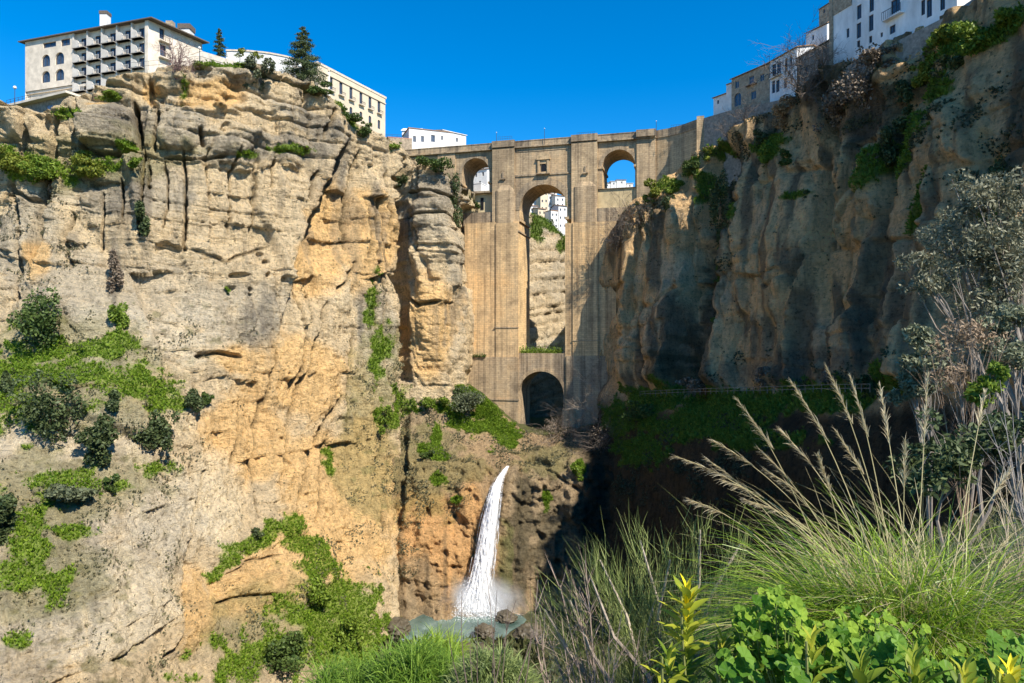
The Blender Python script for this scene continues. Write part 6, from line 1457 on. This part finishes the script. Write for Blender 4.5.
def laurel(label, x, y, D_, Hm, n, mats, seed, lean=(0, 0), L=.12, ntop=9, topmat=None):
    r2 = np.random.default_rng(seed); top = Vector(P(x, y, D_)); base = top+Vector((lean[0], lean[1], -Hm)); gz = ground_at(base.x, base.y); base.z = gz-.02
    root = empty('laurel_plant', base); tag(root, label, 'plant'); tp = top-base
    pts = [tp*t+Vector((.03*math.sin(5*t), .02*math.cos(4*t), 0)) for t in np.linspace(0, 1, 8)]
    m = MB(); m.tube(pts, [.010*(1-.5*i/7) for i in range(8)], 5); m.build('stem', simple('green_stem', (.17, .18, .06), .7, .3, 8.), root)
    A, B = [], []
    hh = tp.length; f0 = max(.05, 1-.75/hh)
    for i in range(n):
        f = f0+(1-f0)*(i/n)*.94; c = pts[0].lerp(tp, f); a = i*2.4+r2.uniform(-.3, .3); el = r2.uniform(.15, .7)+.5*(f-f0)/(1-f0)
        d = Vector((math.cos(a)*math.cos(el), math.sin(a)*math.cos(el), math.sin(el))); A.append(lance(c, d, Vector((-math.cos(a)*.6, -math.sin(a)*.6, .8)), L*r2.uniform(.75, 1.2), L*r2.uniform(.12, .17)))
    for i in range(ntop):
        a = i*2.4; el = r2.uniform(.95, 1.45); d = Vector((math.cos(a)*math.cos(el), math.sin(a)*math.cos(el), math.sin(el))); B.append(lance(tp-Vector((0, 0, .012*i)), d, Vector((-math.cos(a), -math.sin(a), .3)), L*r2.uniform(.5, .78), L*.075))
    lance_mesh('leaves', A, mats, root) if topmat is not LAUREL_Y else (lance_mesh('leaves', A[:n*2//3], mats, root), lance_mesh('upper_leaves', A[n*2//3:], LAUREL_YG, root)); lance_mesh('top_leaves', B, topmat or mats, root)
laurel('laurel-leaved plant with bright yellow top leaves, in front of the broom', 687, 590, 3.0, 1.2, 84, LAUREL, 81, L=.135, ntop=14, topmat=LAUREL_Y)
laurel('laurel-leaved shoot with plain green tip, right of the yellow-topped plant', 722, 640, 3.0, .9, 30, LAUREL, 82, L=.13, topmat=LAUREL_YG)
laurel('low laurel-leaved shoot at the bottom edge left of the yellow-topped plant', 668, 655, 2.9, .8, 34, LAUREL_YG, 83, L=.13, topmat=LAUREL)
laurel('laurel-leaved shoot with reddish yellow tip among the mallow leaves', 812, 640, 2.7, .8, 26, LAUREL, 84, L=.13, topmat=LAUREL_YG)
laurel('dark laurel-leaved shoot at the bottom edge under the grass tuft, left one', 862, 668, 2.5, .7, 30, LAUREL, 85, L=.15)
laurel('dark laurel-leaved shoot at the bottom edge under the grass tuft, middle one', 915, 664, 2.5, .7, 34, LAUREL, 86, L=.15)
laurel('laurel-leaved shoot with yellowish tip near the bottom right corner', 965, 672, 2.5, .7, 30, LAUREL, 87, L=.14, topmat=LAUREL_YG)
laurel('laurel-leaved shoot with yellow leaf tips in the bottom right corner', 1010, 672, 2.5, .7, 30, LAUREL, 88, L=.14, topmat=LAUREL_Y)
laurel('laurel-leaved shoot at the bottom edge between yellow-topped plant and mallow', 762, 668, 2.8, .8, 34, LAUREL, 89, L=.13)
# mallow with round lobed leaves
def mallow(label, pts_px, D_, seed, mat, R_=(.014, .034), name='mallow_plant'):
    r2 = np.random.default_rng(seed); b = Vector(P(np.mean([p[0] for p in pts_px]), 683, D_)); b.z = ground_at(b.x, b.y); root = empty(name, b); tag(root, label, 'plant')
    V, T_ = [], []; m = MB()
    for (x, y, rx, ry, n) in pts_px:
        for i in range(n):
            xx, yy = x+r2.uniform(-rx, rx), y+r2.uniform(-ry, ry); c = Vector(P(xx, yy, D_+r2.uniform(-.3, .3)))-b; Rr = r2.uniform(*R_)
            nr = Vector((r2.normal(.15, .45), -.55+r2.normal(0, .35), .85)).normalized(); s = nr.orthogonal().normalized(); u = nr.cross(s); ph = r2.uniform(0, 6.28); k0 = len(V); V.append(tuple(c-nr*Rr*.25)); q = 20
            for j in range(q):
                a = 2*math.pi*j/q; rr = Rr*(.80+.20*abs(math.sin(2.5*a+.3)))*(1-.75*math.exp(-((a-math.pi)/.22)**2)); hgt = .10*Rr*math.cos(5*a)
                p = c+(s*math.cos(a+ph)+u*math.sin(a+ph))*rr+nr*hgt; V.append(tuple(p))
            for j in range(q): T_.append((k0, k0+1+j, k0+1+(j+1) % q))
            if i % 3 == 0: m.tube([c-nr*Rr*.25, c*.6+Vector((0, 0, -.08)), c*.2+Vector((0, 0, 0))], [.003, .004, .005], 4)
    m.build('stalks', simple('leaf_stalk', (.14, .18, .05), .7, .3, 8.), root); mesh_np('leaves', V, None, mat, root, False, T_)
MAL = leafy('mallow_leaf', (.07, .17, .012), (.34, .48, .055), .45, .55, .2)
MAL_D = leafy('mallow_leaf_dark', (.07, .17, .015), (.20, .34, .045), .4, .5, .2)
mallow('mallow plant with round lobed bright green leaves in the centre foreground', [(770,598,14,10,40),(755,618,16,10,40),(790,615,16,14,50),(770,640,34,18,150),(800,655,44,18,160),(830,645,24,22,110)], 3.1, 91, MAL)
mallow('darker mallow leaves along the bottom edge right of centre', [(760,668,40,14,60),(830,674,50,12,60),(880,650,26,16,44),(890,674,40,12,40)], 2.9, 92, MAL_D, (.025, .045))
mallow('small clover-like leaves between mallow and grass tuft', [(868,632,26,18,70),(900,640,30,20,60),(940,660,40,14,50),(850,615,12,8,16)], 3.3, 93, MAL, (.014, .026), 'leafy_weed')
mallow('dark leafy weed filling the bottom right corner under the grass', [(960,672,60,12,110),(1010,655,20,20,60)], 3.0, 94, MAL_D, (.02, .04), 'leafy_weed')
# low ground cover on the near slope so that no bare earth shows
rs = np.random.default_rng(99); n = 26000
xx = rs.uniform(-1.5, 9, n); yy = rs.uniform(2.2, 16, n); zz = hill_z(xx, yy); b = np.stack([xx, yy, zz], -1); d = cone_dirs(rs, n, .6)
V, Q = blades(rs, b, d, rs.uniform(.12, .5, n), np.full(n, .006), rs.uniform(.3, 1.6, n), 3)
tag(mesh_np('ground_cover', V, Q, leafy('slope_grass', (.035, .06, .012), (.15, .18, .06), .25)), 'mixed grass and weeds covering the near slope', 'grass', kind='stuff')
n = 60000; xx = rs.uniform(-40, 45, n); yy = rs.uniform(14, 160, n); zz = hill_z(xx, yy); b = np.stack([xx, yy, zz], -1); a = runit(rs, n); a[:, 2] = np.abs(a[:, 2])+.3; s_ = rs.uniform(.12, .4, (n, 1))*(.5+yy[:, None]/60)
bb = np.cross(a, runit(rs, n)); V, Q = quads(b+a*s_*.6, a*s_, bb*s_*.4)
tag(mesh_np('slope_scrub', V, Q, leafy('slope_scrub_leaf', (.03, .045, .012), (.12, .12, .05), .2)), 'scrub covering the slope that falls away to the gorge', 'scrub', kind='stuff')
